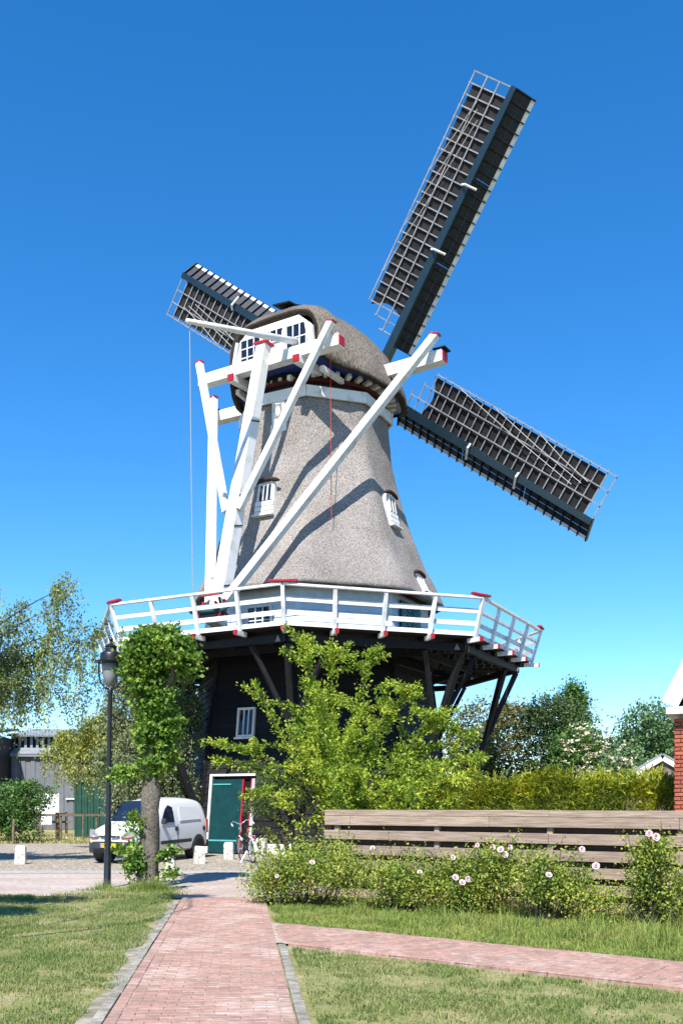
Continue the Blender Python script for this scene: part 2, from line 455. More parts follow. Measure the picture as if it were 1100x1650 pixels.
# ---- brick path running to the road, real pavers
PD = nrm((-0.103, 0.995, 0)); PQ = nrm((0.995, 0.103, 0))
P0 = np.array((-1.03, 7.0, 0.0))            # middle of the path
def brick_mesh(name, lx, ly, lz, m):
    b = MB(); c = 0.006
    b.add([(-lx/2,-ly/2,-lz),(lx/2,-ly/2,-lz),(lx/2,ly/2,-lz),(-lx/2,ly/2,-lz),
           (-lx/2,-ly/2,-c),(lx/2,-ly/2,-c),(lx/2,ly/2,-c),(-lx/2,ly/2,-c),
           (-lx/2+c,-ly/2+c,0),(lx/2-c,-ly/2+c,0),(lx/2-c,ly/2-c,0),(-lx/2+c,ly/2-c,0)],
          [(0,1,5,4),(1,2,6,5),(2,3,7,6),(3,0,4,7),(4,5,9,8),(5,6,10,9),(6,7,11,10),(7,4,8,11),(8,9,10,11)])
    return b.mesh(name, m)
BR_FULL = brick_mesh('brick', 0.196, 0.094, 0.05, BRICKM)
BR_HALF = brick_mesh('brick', 0.096, 0.094, 0.05, BRICKM)
BR_EDGE = brick_mesh('brick', 0.094, 0.196, 0.05, BRICKM)
def brick_path(name, org, d, q, length, half, bz=0.004, keep=None, s0=-1.2):
    def pt(s, t): return org + d*s + q*t
    base = sheet(name, [tuple(pt(s,t)[:2]) for s,t in ((s0-.4,-half),(length,-half),(length,half),(s0-.4,half))], bz, JOINT)
    ang = math.atan2(q[1], q[0])
    items = []
    rows = int((length-s0)/0.1)
    inner = half - 0.1
    for r in range(rows):
        s = s0 + r*0.1 + 0.05
        t = -inner; k = 0
        if r % 2:
            items.append((s, t+0.05, BR_HALF)); t += 0.1
        while t < inner - 0.05:
            if t + 0.2 <= inner + 0.02: items.append((s, t+0.1, BR_FULL)); t += 0.2
            else: items.append((s, t+0.05, BR_HALF)); t += 0.1
        if r % 2 == 0:
            for e in (-1, 1): items.append((s+0.05, e*(half-0.05), BR_EDGE))
    items = [it for it in items if it[0] < length and (keep is None or keep(pt(it[0], it[1])))]
    def key(it):
        p = pt(it[0], it[1]); ok = p[1] > 6.55 and abs(p[0]) < 0.36*p[1]
        return (0 if ok else 1, p[1])
    items.sort(key=key)
    b = MB()
    for i, (s, t, me) in enumerate(items):
        p = pt(s + random.uniform(-.003,.003), t + random.uniform(-.003,.003))
        z = 0.012 + random.uniform(-.003, .003) + 0.006*noise.noise(Vector((p[0]*1.3, p[1]*1.3, 0)))
        a = ang + random.uniform(-.012, .012)
        if i < 300:
            o = link('brick', me, base); o.location = (p[0], p[1], z)
            o.rotation_euler = (random.uniform(-.006,.006), random.uniform(-.006,.006), a)
        else:
            M = Matrix.Translation((p[0],p[1],z)) @ Matrix.Rotation(a, 4, 'Z')
            b.add([M @ v.co for v in me.vertices], [tuple(f.vertices) for f in me.polygons])
    if b.v:
        o = b.build('far_bricks', BRICKM2, base); tag(o, kind='stuff')
    return base
# joined pavers vary by island instead of by object
BRICKM2 = BRICKM.copy(); BRICKM2.name = 'red clay paver far'
for n in BRICKM2.node_tree.nodes:
    if n.type == 'OBJECT_INFO':
        g = BRICKM2.node_tree.nodes.new('ShaderNodeNewGeometry')
        for l in list(n.outputs['Random'].links):
            to = l.to_socket; BRICKM2.node_tree.links.new(g.outputs['Random Per Island'], to)
brick_path('brick_path', P0, PD, PQ, 9.55, 0.70)
# side path along the fence
SD = nrm((4.37, -3.27, 0)); SQ = nrm((-3.27, -4.37, 0)) * -1
S0 = np.array((-0.68, 11.95, 0.0))
brick_path('side_path', S0, SD, SQ, 9.2, 0.69, 0.0, lambda p: float(np.dot(p - P0, PQ)) > 0.80, -1.0)
# kerb stones down both edges of the path
def kerb(org, d, s0, s1, t, q, w, name):
    base = MB(); s = s0
    k = None
    root = empty(name, tuple(org + d*s0 + q*t))
    tag(root, kind='structure')
    inv = org + d*s0 + q*t
    while s < s1:
        L = random.uniform(0.44, 0.5)
        a = org + d*s + q*(t+random.uniform(-.01,.01)) - inv; b = org + d*(s+L-0.012) + q*t - inv
        z = -0.036 + random.uniform(-.006,.008)
        beam('kerb_stone', (a[0],a[1],z), (b[0],b[1],z+random.uniform(-.004,.004)), w, 0.06, KERB, root, bevel=0.006)
        s += L
kerb(P0, PD, -1.5, 8.9, -0.765, PQ, 0.09, 'left_kerb')
kerb(P0, PD, -1.5, 3.95, 0.765, PQ, 0.09, 'right_kerb')
SAND = mat('pale sand', (0.33,0.29,0.23), (0.15,0.14,0.09), 7, 1.0, 0.4, 30, detail=8)
sp = []
for i in range(30):
    s = -1.5 + 10.4*i/29
    p = P0 + PD*s + PQ*(-0.80 - 0.12 - 0.14*noise.noise(Vector((s*0.9, 3, 0))) - 0.08*noise.noise(Vector((s*3.1, 9, 0))))
    sp.append((p[0], p[1]))
for s in (8.9, -1.5):
    p = P0 + PD*s + PQ*(-0.72); sp.append((p[0], p[1]))
sheet('sand_strip', sp, -0.020, SAND)

# ------------------------------------------------------------------ the windmill
MX, MY = -0.95, 35.1
mill = empty('windmill', (MX, MY, 0), 0, 'thatched grey smock windmill with black boarded base, white gallery and four latticed sails', 'windmill')
AZ0 = -5.0
def pol(az, r, z=0.0):
    a = R(az); return np.array((r*math.sin(a), -r*math.cos(a), z))
CORN = [AZ0 + 45*k for k in range(8)]
def face_frame(az):
    a = R(az)
    return np.array((math.sin(a), -math.cos(a), 0)), np.array((math.cos(a), math.sin(a), 0))
APO = math.cos(R(22.5))
def Rw(z): return 5.0 - 0.129*z           # circumradius of the black base

# black boarded base: a core wall and one overlapping board per course and face
core = MB()
vs = [pol(c, Rw(0)-0.10, -0.05) for c in CORN] + [pol(c, Rw(6.7)-0.10, 6.7) for c in CORN]
core.add(vs, [(k,(k+1)%8,8+(k+1)%8,8+k) for k in range(8)] + [tuple(range(8,16))])
base_wall = core.build('base_wall', TARB, mill)
def wall_board(k, z0, z1, cut=None):
    c0, c1 = CORN[k], CORN[(k+1)%8]
    def row(z, off):
        a = pol(c0, Rw(z)+off/APO, z); b = pol(c1, Rw(z)+off/APO, z); return a, b
    a0, b0 = row(z0, 0.035); a1, b1 = row(z1+0.03, 0.004)
    i0, j0 = row(z0, 0.0); i1, j1 = row(z1+0.03, -0.02)
    segs = [(0.0, 1.0)]
    if cut:
        segs = [(0.0, cut[0]), (cut[1], 1.0)]
    for t0, t1 in segs:
        def l(p, q, t): return p + (q-p)*t
        m = MB()
        vs = [l(a0,b0,t0), l(a0,b0,t1), l(a1,b1,t1), l(a1,b1,t0), l(i0,j0,t0), l(i0,j0,t1), l(i1,j1,t1), l(i1,j1,t0)]
        m.add(vs, [(0,1,2,3),(7,6,5,4),(0,4,5,1),(3,2,6,7),(0,3,7,4),(1,5,6,2)])
        m.build('board', TAR, base_wall)
bh = 0.215
# face 7 is between the corners at -50 and -5 degrees; it holds the doorway
door_t = (0.115, 0.535)
for k in (0, 1, 6, 7):
    z = 0.0
    while z < 6.5:
        cut = door_t if (k == 7 and z + bh < 2.62) else None
        wall_board(k, z, min(z+bh, 6.6), cut)
        z += bh
for k in (2, 3, 4, 5):
    z = 0.0; m = MB()
    while z < 6.5:
        a0, b0 = pol(CORN[k], Rw(z)+0.03, z), pol(CORN[(k+1)%8], Rw(z)+0.03, z)
        a1, b1 = pol(CORN[k], Rw(z+bh)+0.0, z+bh), pol(CORN[(k+1)%8], Rw(z+bh)+0.0, z+bh)
        m.add([a0,b0,b1,a1, a0*0.99, b0*0.99], [(0,1,2,3),(4,5,1,0)]); z += bh
    m.build('far_boarding', TAR, base_wall)
for c in CORN:
    beam('corner_board', pol(c, Rw(0)+0.035, 0), pol(c, Rw(6.6)+0.03, 6.6), 0.14, 0.05, TARB, base_wall, up=tuple(pol(c,1)))

# doorway and things set into face 7 (A to B)
def on_face(az, apo, s, z, out=0.0):
    n, t = face_frame(az); return n*(apo+out) + t*s + np.array((0,0,z))
FA = -27.5; FB = 17.5; FC = 62.5
def wall_apo(z): return Rw(z)*APO
EDGE = 2*Rw(0)*math.sin(R(22.5))
n7, t7 = face_frame(FA)
s_of = lambda t: (t-0.5)*EDGE
sl, sr = s_of(door_t[0]), s_of(door_t[1])
tilt = np.array((0,0,1.0)) - n7*0.129*APO; tilt = nrm(tilt)
dw = empty  # alias unused
door = MB().box(on_face(FA, wall_apo(1.25), sl+0.62, 1.22, 0.02), (1.20, 0.07, 2.42), (t7, n7, tilt)).build('door', TEAL, mill, bevel=0.006)
box('door_rail', on_face(FA, wall_apo(0.42), sl+0.62, 0.42, 0.062), (1.18, 0.02, 0.05), TEALL, door, (t7,n7,tilt))
box('door_rail', on_face(FA, wall_apo(2.2), sl+0.42, 2.26, 0.062), (0.7, 0.02, 0.04), TEALL, door, (t7,n7,tilt))
box('door_edge', on_face(FA, wall_apo(1.25), sl+1.235, 1.22, 0.025), (0.035, 0.09, 2.42), REDD, door, (t7,n7,tilt))
# dark gap of the open doorway
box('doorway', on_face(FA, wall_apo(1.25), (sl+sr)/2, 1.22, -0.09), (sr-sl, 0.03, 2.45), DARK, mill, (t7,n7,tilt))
fr = MB()
fr.box(on_face(FA, wall_apo(1.25), sl-0.035, 1.27, 0.03), (0.09, 0.10, 2.54), (t7,n7,tilt))
fr.box(on_face(FA, wall_apo(2.58), (sl+sr)/2, 2.565, 0.03), (sr-sl+0.16, 0.12, 0.07), (t7,n7,tilt))
fr.build('door_frame', WHITE, mill)
box('door_jamb', on_face(FA, wall_apo(1.25), sr+0.04, 1.22, 0.035), (0.08, 0.12, 2.44), WHITE, mill, (t7,n7,tilt))
box('jamb_stripe', on_face(FA, wall_apo(1.25), sr-0.03, 1.22, 0.03), (0.05, 0.11, 2.44), REDD, mill, (t7,n7,tilt))
# white plinth to the right of the doorway
PL = MB()
PL.box(on_face(FA, wall_apo(0.15), 1.15, 0.17, 0.05), (1.5, 0.12, 0.34), (t7,n7,(0,0,1)))
PL.build('plinth', WHITE, mill)
def casement(az, apo, s, z, w, h, nx, ny, name='window', up=None, fw=0.07, parent=mill, glass=GLASS):
    n, t = face_frame(az); u = nrm(up) if up is not None else np.array((0,0,1.0))
    c = n*apo + t*s + np.array((0,0,z))
    nn = np.cross(t, u)
    if np.dot(nn, n) < 0: nn = -nn
    f = MB()
    f.box(c - u*(h/2-fw/2) + nn*0.03, (w, 0.09, fw), (t,nn,u)); f.box(c + u*(h/2-fw/2) + nn*0.03, (w, 0.09, fw), (t,nn,u))
    for e in (-1, 1): f.box(c + t*e*(w/2-fw/2) + nn*0.03, (fw, 0.09, h-2*fw), (t,nn,u))
    o = f.build(name, WHITE, parent)
    MB().box(c + nn*0.005, (w-2*fw, 0.012, h-2*fw), (t,nn,u)).build('pane', glass, o)
    iw, ih = w-2*fw, h-2*fw
    for i in range(1, nx): MB().box(c + t*(-iw/2+iw*i/nx) + nn*0.03, (0.035, 0.04, ih), (t,nn,u)).build('glazing_bar', WHITE, o)
    for j in range(1, ny): MB().box(c + u*(-ih/2+ih*j/ny) + nn*0.03, (iw, 0.032, 0.035), (t,nn,u)).build('glazing_bar', WHITE, o)
    return o
w = casement(FA, wall_apo(4.3)+0.05, -0.27, 4.28, 0.68, 0.98, 3, 1, up=tilt)
box('sill', on_face(FA, wall_apo(3.77), -0.27, 3.77, 0.09), (0.78, 0.14, 0.05), WHITE, w, (t7,n7,(0,0,1)))
hk = MB(); hk.tube([on_face(FA, wall_apo(3.3), 0.18, 3.3, 0.03), on_face(FA, wall_apo(3.3), 0.18, 3.28, 0.16), on_face(FA, wall_apo(3.3), 0.22, 3.18, 0.18)], 0.02, 6)
hk.build('wall_hook', WHITE, mill)

# gallery (stage)
GZ = 6.72
gal = MB()
GI, GO = Rw(6.7)-0.05, 7.72
ring = MB()
for k in range(8):                                   # edge beam under the deck
    ring.beam(pol(CORN[k], 7.25, GZ-0.30), pol(CORN[(k+1)%8], 7.25, GZ-0.30), 0.16, 0.22)
    ring.beam(pol(CORN[k], 5.6, GZ-0.30), pol(CORN[(k+1)%8], 5.6, GZ-0.30), 0.14, 0.20)
gallery = ring.build('gallery', TARB, mill)
for k in range(8):
    c0, c1 = CORN[k], CORN[(k+1)%8]; mid = c0+22.5
    n, t = face_frame(mid)
    # deck planks lie along the edge
    npl = 14
    for i in range(npl):
        r0 = GI + (GO-GI)*i/npl; r1 = GI + (GO-GI)*(i+1)/npl - 0.035
        a0, b0, a1, b1 = pol(c0, r0), pol(c1, r0), pol(c0, r1), pol(c1, r1)
        m = MB(); zt = np.array((0,0,GZ)); zb = np.array((0,0,GZ-0.05))
        m.add([a0+zb,b0+zb,b1+zb,a1+zb,a0+zt,b0+zt,b1+zt,a1+zt], [(3,2,1,0),(4,5,6,7),(0,1,5,4),(2,3,7,6),(1,2,6,5),(3,0,4,7)])
        m.build('deck_plank', DECK, gallery)
    # joists with white, red tipped ends that carry the railing posts
    edge = 2*8.08*math.sin(R(22.5))
    for i in range(4):
        f = i/4
        top = pol(c0, 8.10, 7.80)*(1-f) + pol(c1, 8.10, 7.80)*f
        foot = pol(c0, 7.74, GZ-0.06)*(1-f) + pol(c1, 7.74, GZ-0.06)*f
        if i == 0:
            rn = nrm(pol(c0, 1)); 
        else: rn = n
        tl = np.cross((0,0,1), rn)
        inner = foot - rn*2.9; inner[2] = GZ-0.135; fo = foot.copy(); fo[2] = GZ-0.135
        beam('joist', inner, fo - rn*0.25, 0.10, 0.15, TARB, gallery)
        j = beam('joist_end', fo - rn*0.25, fo + rn*0.26, 0.105, 0.13, WHITE2, gallery)
        beam('red_tip', fo + rn*0.26, fo + rn*0.31, 0.112, 0.137, RED, gallery)
        po = beam('railing_post', foot + rn*0.03, top - np.array((0,0,0.02)), 0.11, 0.10, WHITE2, gallery, up=tuple(rn), bevel=0.006)
    def rl(h, r_off=0.0):
        rr = 7.74 + (8.10-7.74)*h; zz = GZ-0.06 + (7.80-GZ+0.06)*h
        return pol(c0, rr+r_off, zz), pol(c1, rr+r_off, zz)
    a, b = rl(1.0); beam('top_rail', a, b, 0.13, 0.07, WHITE2, gallery, bevel=0.008)
    for h in (0.36, 0.68):
        a, b = rl(h, -0.07); beam('mid_rail', a, b, 0.03, 0.14, WHITE2, gallery)
    a, b = rl(0.10, -0.05); beam('kick_board', a, b, 0.03, 0.13, WHITE2, gallery)
    # red corner piece
    a = pol(c0, 8.14, 7.865); d0 = nrm(pol(c1,1)-pol(c0,1)); d1 = nrm(pol(CORN[k-1],1)-pol(c0,1))
    m = MB()
    m.beam(a - d0*0.03, a + d0*0.42 + np.array((0,0,0.05)), 0.16, 0.07)
    m.beam(a - d1*0.03 + np.array((0,0,0.004)), a + d1*0.42 + np.array((0,0,0.054)), 0.15, 0.066)
    m.build('corner_cap', RED, gallery, bevel=0.01)
    # struts
    lo = pol(c0, Rw(1.2)+0.05, 1.2); hi = pol(c0, 7.22, GZ-0.42)
    st = beam('strut', lo, hi, 0.19, 0.19, TARB, gallery, up=tuple(pol(c0+90,1)), bevel=0.01)
    pm = lo + (hi-lo)*0.52
    for e, other in ((1, c1), (-1, CORN[k-1])):
        q = pol(c0, 7.22, GZ-0.42)*0.78 + pol(other, 7.22, GZ-0.42)*0.22
        beam('side_brace', pm, q, 0.13, 0.13, TARB, gallery)
    # pale knee plates on the beam
    for e, other in ((1, c1), (-1, CORN[k-1])):
        q = pol(c0, 7.36, GZ-0.30)*0.95 + pol(other, 7.36, GZ-0.30)*0.05
        tt = nrm(pol(other,1)-pol(c0,1))
        MB().prism([q - tt*0.09 + np.array((0,0,-.1)), q + tt*0.09 + np.array((0,0,-.1)), q + np.array((0,0,.1))], nrm(q*np.array((1,1,0)))*0.02).build('knee_plate', KERB, gallery)

# pale boarded wall ring between deck and thatch
wr = MB(); vs = [pol(c, 4.02, GZ) for c in CORN] + [pol(c, 4.02, 9.2) for c in CORN]
wr.add(vs, [(k,(k+1)%8,8+(k+1)%8,8+k) for k in range(8)])
upper = wr.build('upper_wall', PALE, mill)
for k in range(8):
    z = GZ
    while z < 8.95:
        m = MB(); z1 = z+0.2
        a0, b0 = pol(CORN[k], 4.10, z), pol(CORN[(k+1)%8], 4.10, z)
        a1, b1 = pol(CORN[k], 4.075, z1), pol(CORN[(k+1)%8], 4.075, z1)
        a2, b2 = pol(CORN[k], 4.05, z), pol(CORN[(k+1)%8], 4.05, z)
        m.add([a0,b0,b1,a1,a2,b2], [(0,1,2,3),(4,5,1,0)])
        m.build('siding_board', PALE, upper); z = z1
    beam('base_trim', pol(CORN[k], 4.14, GZ+0.16), pol(CORN[(k+1)%8], 4.14, GZ+0.16), 0.06, 0.30, WHITE, upper)
casement(FA, 4.10*APO+0.03, 0.02, 7.66, 0.95, 0.95, 3, 2, fw=0.05)
# teal double doors of the stage with white louvre strokes
nC, tC = face_frame(FC)
for e in (-1, 1):
    dl = MB().box(nC*(4.12*APO+0.05) + tC*(-0.2+e*0.43) + np.array((0,0,7.72)), (0.82, 0.06, 1.55), (tC,nC,(0,0,1))).build('stage_door', TEAL, mill)
    for i in range(9):
        q = nC*(4.12*APO+0.085) + tC*(-0.2+e*0.43) + np.array((0,0,7.10+i*0.155))
        for f in (-1, 1):
            d = tC*f*e + np.array((0,0,0.45))
            MB().beam(q + tC*f*0.2 - nrm(d)*0.15, q + tC*f*0.2 + nrm(d)*0.15, 0.025, 0.05, up=tuple(nC)).build('louvre', TEALL, dl)

# thatched smock: octagon with softened corners, hollow profile
PROF = [(8.62,4.56),(8.66,4.78),(8.9,4.68),(9.3,4.45),(9.9,4.14),(10.57,3.86),(11.2,3.60),(11.8,3.38),(12.4,3.19),(12.9,3.04),(13.5,2.90),(14.0,2.82),(14.6,2.75),(15.1,2.71),(15.5,2.69)]
def oct_r(az, Rc, soft=0.12):
    d = ((az - AZ0) % 45) - 22.5
    r = Rc*APO/math.cos(R(d))
    k = max(0.0, (abs(d)-16)/6.5)
    return r*(1 - soft*0.12*k*k)
zs = np.concatenate([[8.62, 8.66], np.arange(8.8, 15.5, 0.2), [15.5]])
P = []
azs = np.arange(0, 360, 3.0)
for z in zs:
    rc = np.interp(z, [p[0] for p in PROF], [p[1] for p in PROF])
    row = []
    for az in azs:
        r = oct_r(az, rc)
        p = pol(az, r, z)
        k = 0.035*noise.noise(Vector(p*0.9)) + 0.02*noise.noise(Vector(p*3.0))
        zz = z
        if z < 8.7: zz += 0.05*noise.noise(Vector((az*0.11, 3, 1)))
        row.append(pol(az, r+k, zz))
    P.append(row)
smock = link('smock', grid_mesh('smock', P, THATCH, True, True), mill)
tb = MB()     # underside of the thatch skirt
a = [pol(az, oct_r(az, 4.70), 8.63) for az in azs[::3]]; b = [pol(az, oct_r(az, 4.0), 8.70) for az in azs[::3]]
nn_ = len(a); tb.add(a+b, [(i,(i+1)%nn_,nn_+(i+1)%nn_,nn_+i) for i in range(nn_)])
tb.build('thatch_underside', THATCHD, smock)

# dormer windows in the thatch
def dormer(az, s, z0, z1, w, nx, eyebrow=True, panel=0.45, lf=0.55, inset=0.04):
    n, t = face_frame(az)
    rb = np.interp(z0, [p[0] for p in PROF], [p[1] for p in PROF])*APO
    rt = np.interp(z1, [p[0] for p in PROF], [p[1] for p in PROF])*APO
    up3 = np.array((0,0,1.0))
    lean = nrm(n*(rt-rb)*lf + up3*(z1-z0))
    outn = np.cross(t, lean); outn = outn if np.dot(outn, n) > 0 else -outn
    org = n*(rb+inset) + t*s + up3*z0
    h = z1-z0
    body = MB()
    body.prism([org - t*(w/2+0.06), org + t*(w/2+0.06), org + t*w/2 + lean*h, org - t*w/2 + lean*h], -n*0.5)
    o = body.build('dormer', WHITE, mill)
    gz0 = h*panel
    cx = org + lean*(gz0 + (h-gz0-0.10)/2) + outn*0.008
    MB().box(cx, (w*0.80, 0.02, h-gz0-0.12), (t,outn,lean)).build('pane', GLASS, o)
    for i in range(nx+1):
        MB().box(cx + t*(-w*0.4 + w*0.8*i/nx) + outn*0.02, (0.05, 0.03, h-gz0-0.12), (t,outn,lean)).build('bar', WHITE, o)
    for i in range(3):
        MB().beam(org - t*(w/2+0.05) + lean*(gz0*(i+0.4)/3) + outn*0.03, org + t*(w/2+0.05) + lean*(gz0*(i+0.4)/3) + outn*0.03, 0.02, gz0/3-0.03, up=tuple(lean)).build('board', WHITE2, o)
    # sill and thatch brow
    MB().beam(org - t*(w/2+0.10) + outn*0.05, org + t*(w/2+0.10) + outn*0.05, 0.16, 0.05, up=tuple(lean)).build('sill', WHITE2, o)
    if eyebrow:
        pts = [org + lean*h + outn*0.06 + t*(w/2+0.22)*q + up3*(0.10*(1-q*q)-0.03) for q in np.linspace(-1,1,9)]
        MB().tube(pts, [0.03]+[0.07]*7+[0.03], 6).build('brow', THATCHD, o, smooth=True)
    return o
dormer(FA, -0.12, 11.25, 12.45, 0.62, 3)
dormer(FC, -0.42, 11.15, 12.3, 0.55, 2)
dormer(FC, 0.05, 8.85, 9.60, 0.55, 2, True, 0.02, 0.95, 0.02)
# small hatch with an oval opening under the ring
n, t = face_frame(FA)
hz = 14.95; hr = 2.71*APO
h_ = MB().box(n*(hr+0.03)+np.array((0,0,hz)), (0.5, 0.14, 0.78), (t,n,(0,0,1))).build('hatch', WHITE, mill)
MB().box(n*(hr+0.107)+np.array((0,0,hz+0.06)), (0.3, 0.012, 0.48), (t,n,(0,0,1))).build('hatch_panel', KERB, h_)
ov = MB(); ov.add([n*(hr+0.122) + t*0.09*math.cos(a) + np.array((0,0,hz+0.06+0.17*math.sin(a))) for a in np.linspace(0,2*math.pi,17)[:-1]], [tuple(range(16))])
ov.build('oval_light', WHITE, h_)
MB().box(n*(hr+0.06)+np.array((0,0,hz-0.52)), (0.62, 0.10, 0.26), (t,n,(0,0,1))).build('hatch_board', WHITE, h_)

# curb ring under the cap
for k in range(8):
    beam('curb_board', pol(CORN[k], 2.79, 15.52), pol(CORN[(k+1)%8], 2.79, 15.52), 0.08, 0.36, WHITE2, mill)
MB().lathe([(2.46,15.4),(2.46,16.45)], 48).build('curb_drum', TARB, mill)
dr = MB().lathe([(2.52,15.88),(2.60,15.92),(2.60,16.02),(2.52,16.06)], 48).build('curb_ring', mat('dull red ring',(0.06,0.008,0.008),None,6,0.6), mill)

# ---- cap, turned with the wind (local x points at the sails)
CAPYAW = R(58)
cap_rows = [  # x, half width, eave z, ridge z
 (-2.95,1.75,16.65,18.12),(-2.75,1.92,16.40,18.34),(-2.2,2.28,16.22,18.70),(-1.5,2.62,16.15,19.02),(-0.7,2.84,16.12,19.18),(0.1,2.92,16.12,19.25),
 (0.9,2.80,16.15,19.25),(1.7,2.52,16.2,19.18),(2.4,2.15,16.3,19.08),(3.0,1.72,16.45,18.98),(3.15,1.6,16.55,18.9)]
xs = np.arange(-2.95, 3.151, 0.12)
def cr(x, i): return np.interp(x, [r[0] for r in cap_rows], [r[i] for r in cap_rows])
P = []
NA = 40
for x in xs:
    w_, ze, zr = cr(x,1), cr(x,2), cr(x,3)
    row = []
    for j in range(NA+1):
        th = math.pi*j/NA                # 0 right eave .. pi left eave
        cy = -math.cos(th); sy = math.sin(th)
        ea = np.interp(x, [-2.95,-2.5,-1.4,3.2], [0.45,0.62,1.2,1.3]); eb = np.interp(x, [-2.95,-2.5,-1.4,3.2], [0.55,0.75,1.25,1.35])
        y = math.copysign(abs(cy)**ea, cy)*w_
        z = ze + (zr-ze)*(max(sy,0)**eb)
        p = np.array((x, y, z)); k = 0.04*noise.noise(Vector(p*1.1)) + 0.025*noise.noise(Vector(p*4))
        row.append(p + np.array((0, k*cy, k)))
    P.append(row)
P = np.array(P)
cap = link('cap', grid_mesh('cap', P, THATCHC), mill)
cap.rotation_euler = (0,0,CAPYAW); cap.location = (0.22,0,-0.08)
sm = cap.modifiers.new('thickness', 'SOLIDIFY'); sm.thickness = 0.20; sm.offset = 0
cap.data.materials.append(THATCHD); sm.material_offset_rim = 1
# front closing wall (faces away) and floor of the cap
fw_ = MB()
last = [P[-1][j]*np.array((1,1,1)) - np.array((0.12,0,0)) for j in range(0, NA+1, 2)]
fw_.add(last, [tuple(range(len(last)))]); fw_.build('front_wall', TARB, cap)
fl = MB()
pr = [(P[i][0]+np.array((0,0.15,0.1))) for i in range(0,len(xs),2)] + [(P[i][-1]+np.array((0,-0.15,0.1))) for i in range(len(xs)-1,-1,-2)]
fl.add(pr, [tuple(range(len(pr)))]); fl.build('cap_floor', BLUE, cap)
# radial joist ends under the eaves
for i, az in enumerate(np.arange(0, 360, 9.0)):
    a = R(az); d = np.array((math.cos(a), math.sin(a), 0))
    ro = 2.72 if abs(d[1]) > 0.5 else 2.6
    beam('eave_joist', d*2.25+np.array((0,0,16.17)), d*ro+np.array((0,0,16.20)), 0.13, 0.15, WHITE2, cap)
# rear gable with three windows
gx = -2.98
gable = MB().prism([(gx,1.66,16.62),(gx,1.56,17.55),(gx,1.05,17.98),(gx,-1.05,17.98),(gx,-1.56,17.55),(gx,-1.66,16.62)], (0.14,0,0)).build('rear_gable', WHITE, cap)
def cap_window(yc, zc, w, h, nx, ny):
    x = gx-0.012
    o = box('window_glass', (x,yc,zc), (0.02,w,h), GLASS, cap)
    for i in range(nx+1): box('glazing_bar', (x-0.02, yc-w/2+w*i/nx, zc), (0.035,0.035,h+0.03), WHITE, o)
    for j in range(ny+1): box('glazing_bar', (x-0.02, yc, zc-h/2+h*j/ny), (0.03,w+0.03,0.035), WHITE, o)
cap_window(0.93, 17.22, 0.84, 0.92, 3, 3)
cap_window(-0.03, 17.52, 0.80, 0.40, 3, 1)
cap_window(-0.97, 17.24, 0.80, 0.90, 3, 2)
for yy in (1.55, 0.42, -0.50, -1.50):      # shaped white uprights that hang below the sill
    tip = 1 if abs(yy) > 1 else 0
    d = np.array((0, 0.16*np.sign(yy)*tip, -1.15)) 
    beam('gable_upright', (gx-0.06, yy-0.10*np.sign(yy)*tip, 17.62 if tip else 17.55), (gx-0.06, yy+0.16*np.sign(yy)*tip, 16.42 if tip else 16.62), 0.10, 0.15, WHITE2, cap, up=(1,0,0))
box('gable_sill', (gx-0.07, 0, 16.62), (0.10, 3.5, 0.2), WHITE2, cap)
# black ridge boards
m = MB()
for i in range(6):
    x0 = -1.95 + i*0.85
    m.beam((x0, 0, cr(x0,3)+0.17), (x0+0.83, 0, cr(x0+0.83,3)+0.17), 0.5, 0.05)
m.build('ridge_boards', TARB, cap)
box('ridge_flap', (-2.1,0.1,18.98), (0.6,0.7,0.05), TARB, cap, ((1,0,0.15),(0,1,0.08),(-0.15,-0.08,1)))
# short carrying beams with red ends under the rear
for yy in (-1.35, 1.35):
    o = beam('bearer', (-2.2,yy,16.28), (-3.55,yy,16.22), 0.26, 0.26, WHITE2, cap, bevel=0.01)
    beam('bearer_tip', (-3.55,yy,16.235), (-3.60,yy,16.23), 0.24, 0.22, RED, o)
for yy in (-1.9, -0.5, 0.6, 1.8):
    beam('cap_bracket', (-1.6, yy*1.0, 16.05), (-2.75, yy*0.95, 16.12), 0.14, 0.16, WHITE2, cap)
# tail gear, all in cap coordinates
beam('long_cross_beam', (0,-4.95,16.80), (0,0,16.72), 0.40, 0.40, WHITE, cap, w2=0.46, h2=0.46, bevel=0.015)
beam('long_cross_beam', (0,4.95,16.80), (0,0,16.72), 0.40, 0.40, WHITE, cap, w2=0.46, h2=0.46, bevel=0.015)
beam('short_cross_beam', (-3.28,-2.9,16.52), (-3.28,2.9,16.52), 0.36, 0.38, WHITE, cap, bevel=0.015)
for s in (-1, 1):
    for (x, y, z, hh) in ((0, 4.95, 16.80, 0.40), (-3.28, 2.9, 16.52, 0.36)):
        beam('beam_tip', (x, s*y, z), (x, s*(y+0.035), z), hh-0.05, hh-0.07, RED, cap)
        if x == 0: box('tip_cap', (x, s*(y-0.10), z+hh/2+0.04), (hh+0.08, 0.45, 0.04), TARB, cap)
tail_hi, tail_lo = np.array((-3.50,0,17.0)), np.array((-6.0,0,7.25))
tail = beam('tail_pole', tail_lo, tail_hi, 0.46, 0.46, WHITE, cap, up=(1,0,0), w2=0.36, h2=0.38, bevel=0.02)
box('tail_cap', tail_hi+np.array((0,0,0.03)), (0.5,0.5,0.07), RED, tail)
def tail_at(z):
    f = (z-tail_lo[2])/(tail_hi[2]-tail_lo[2]); return tail_lo + (tail_hi-tail_lo)*f
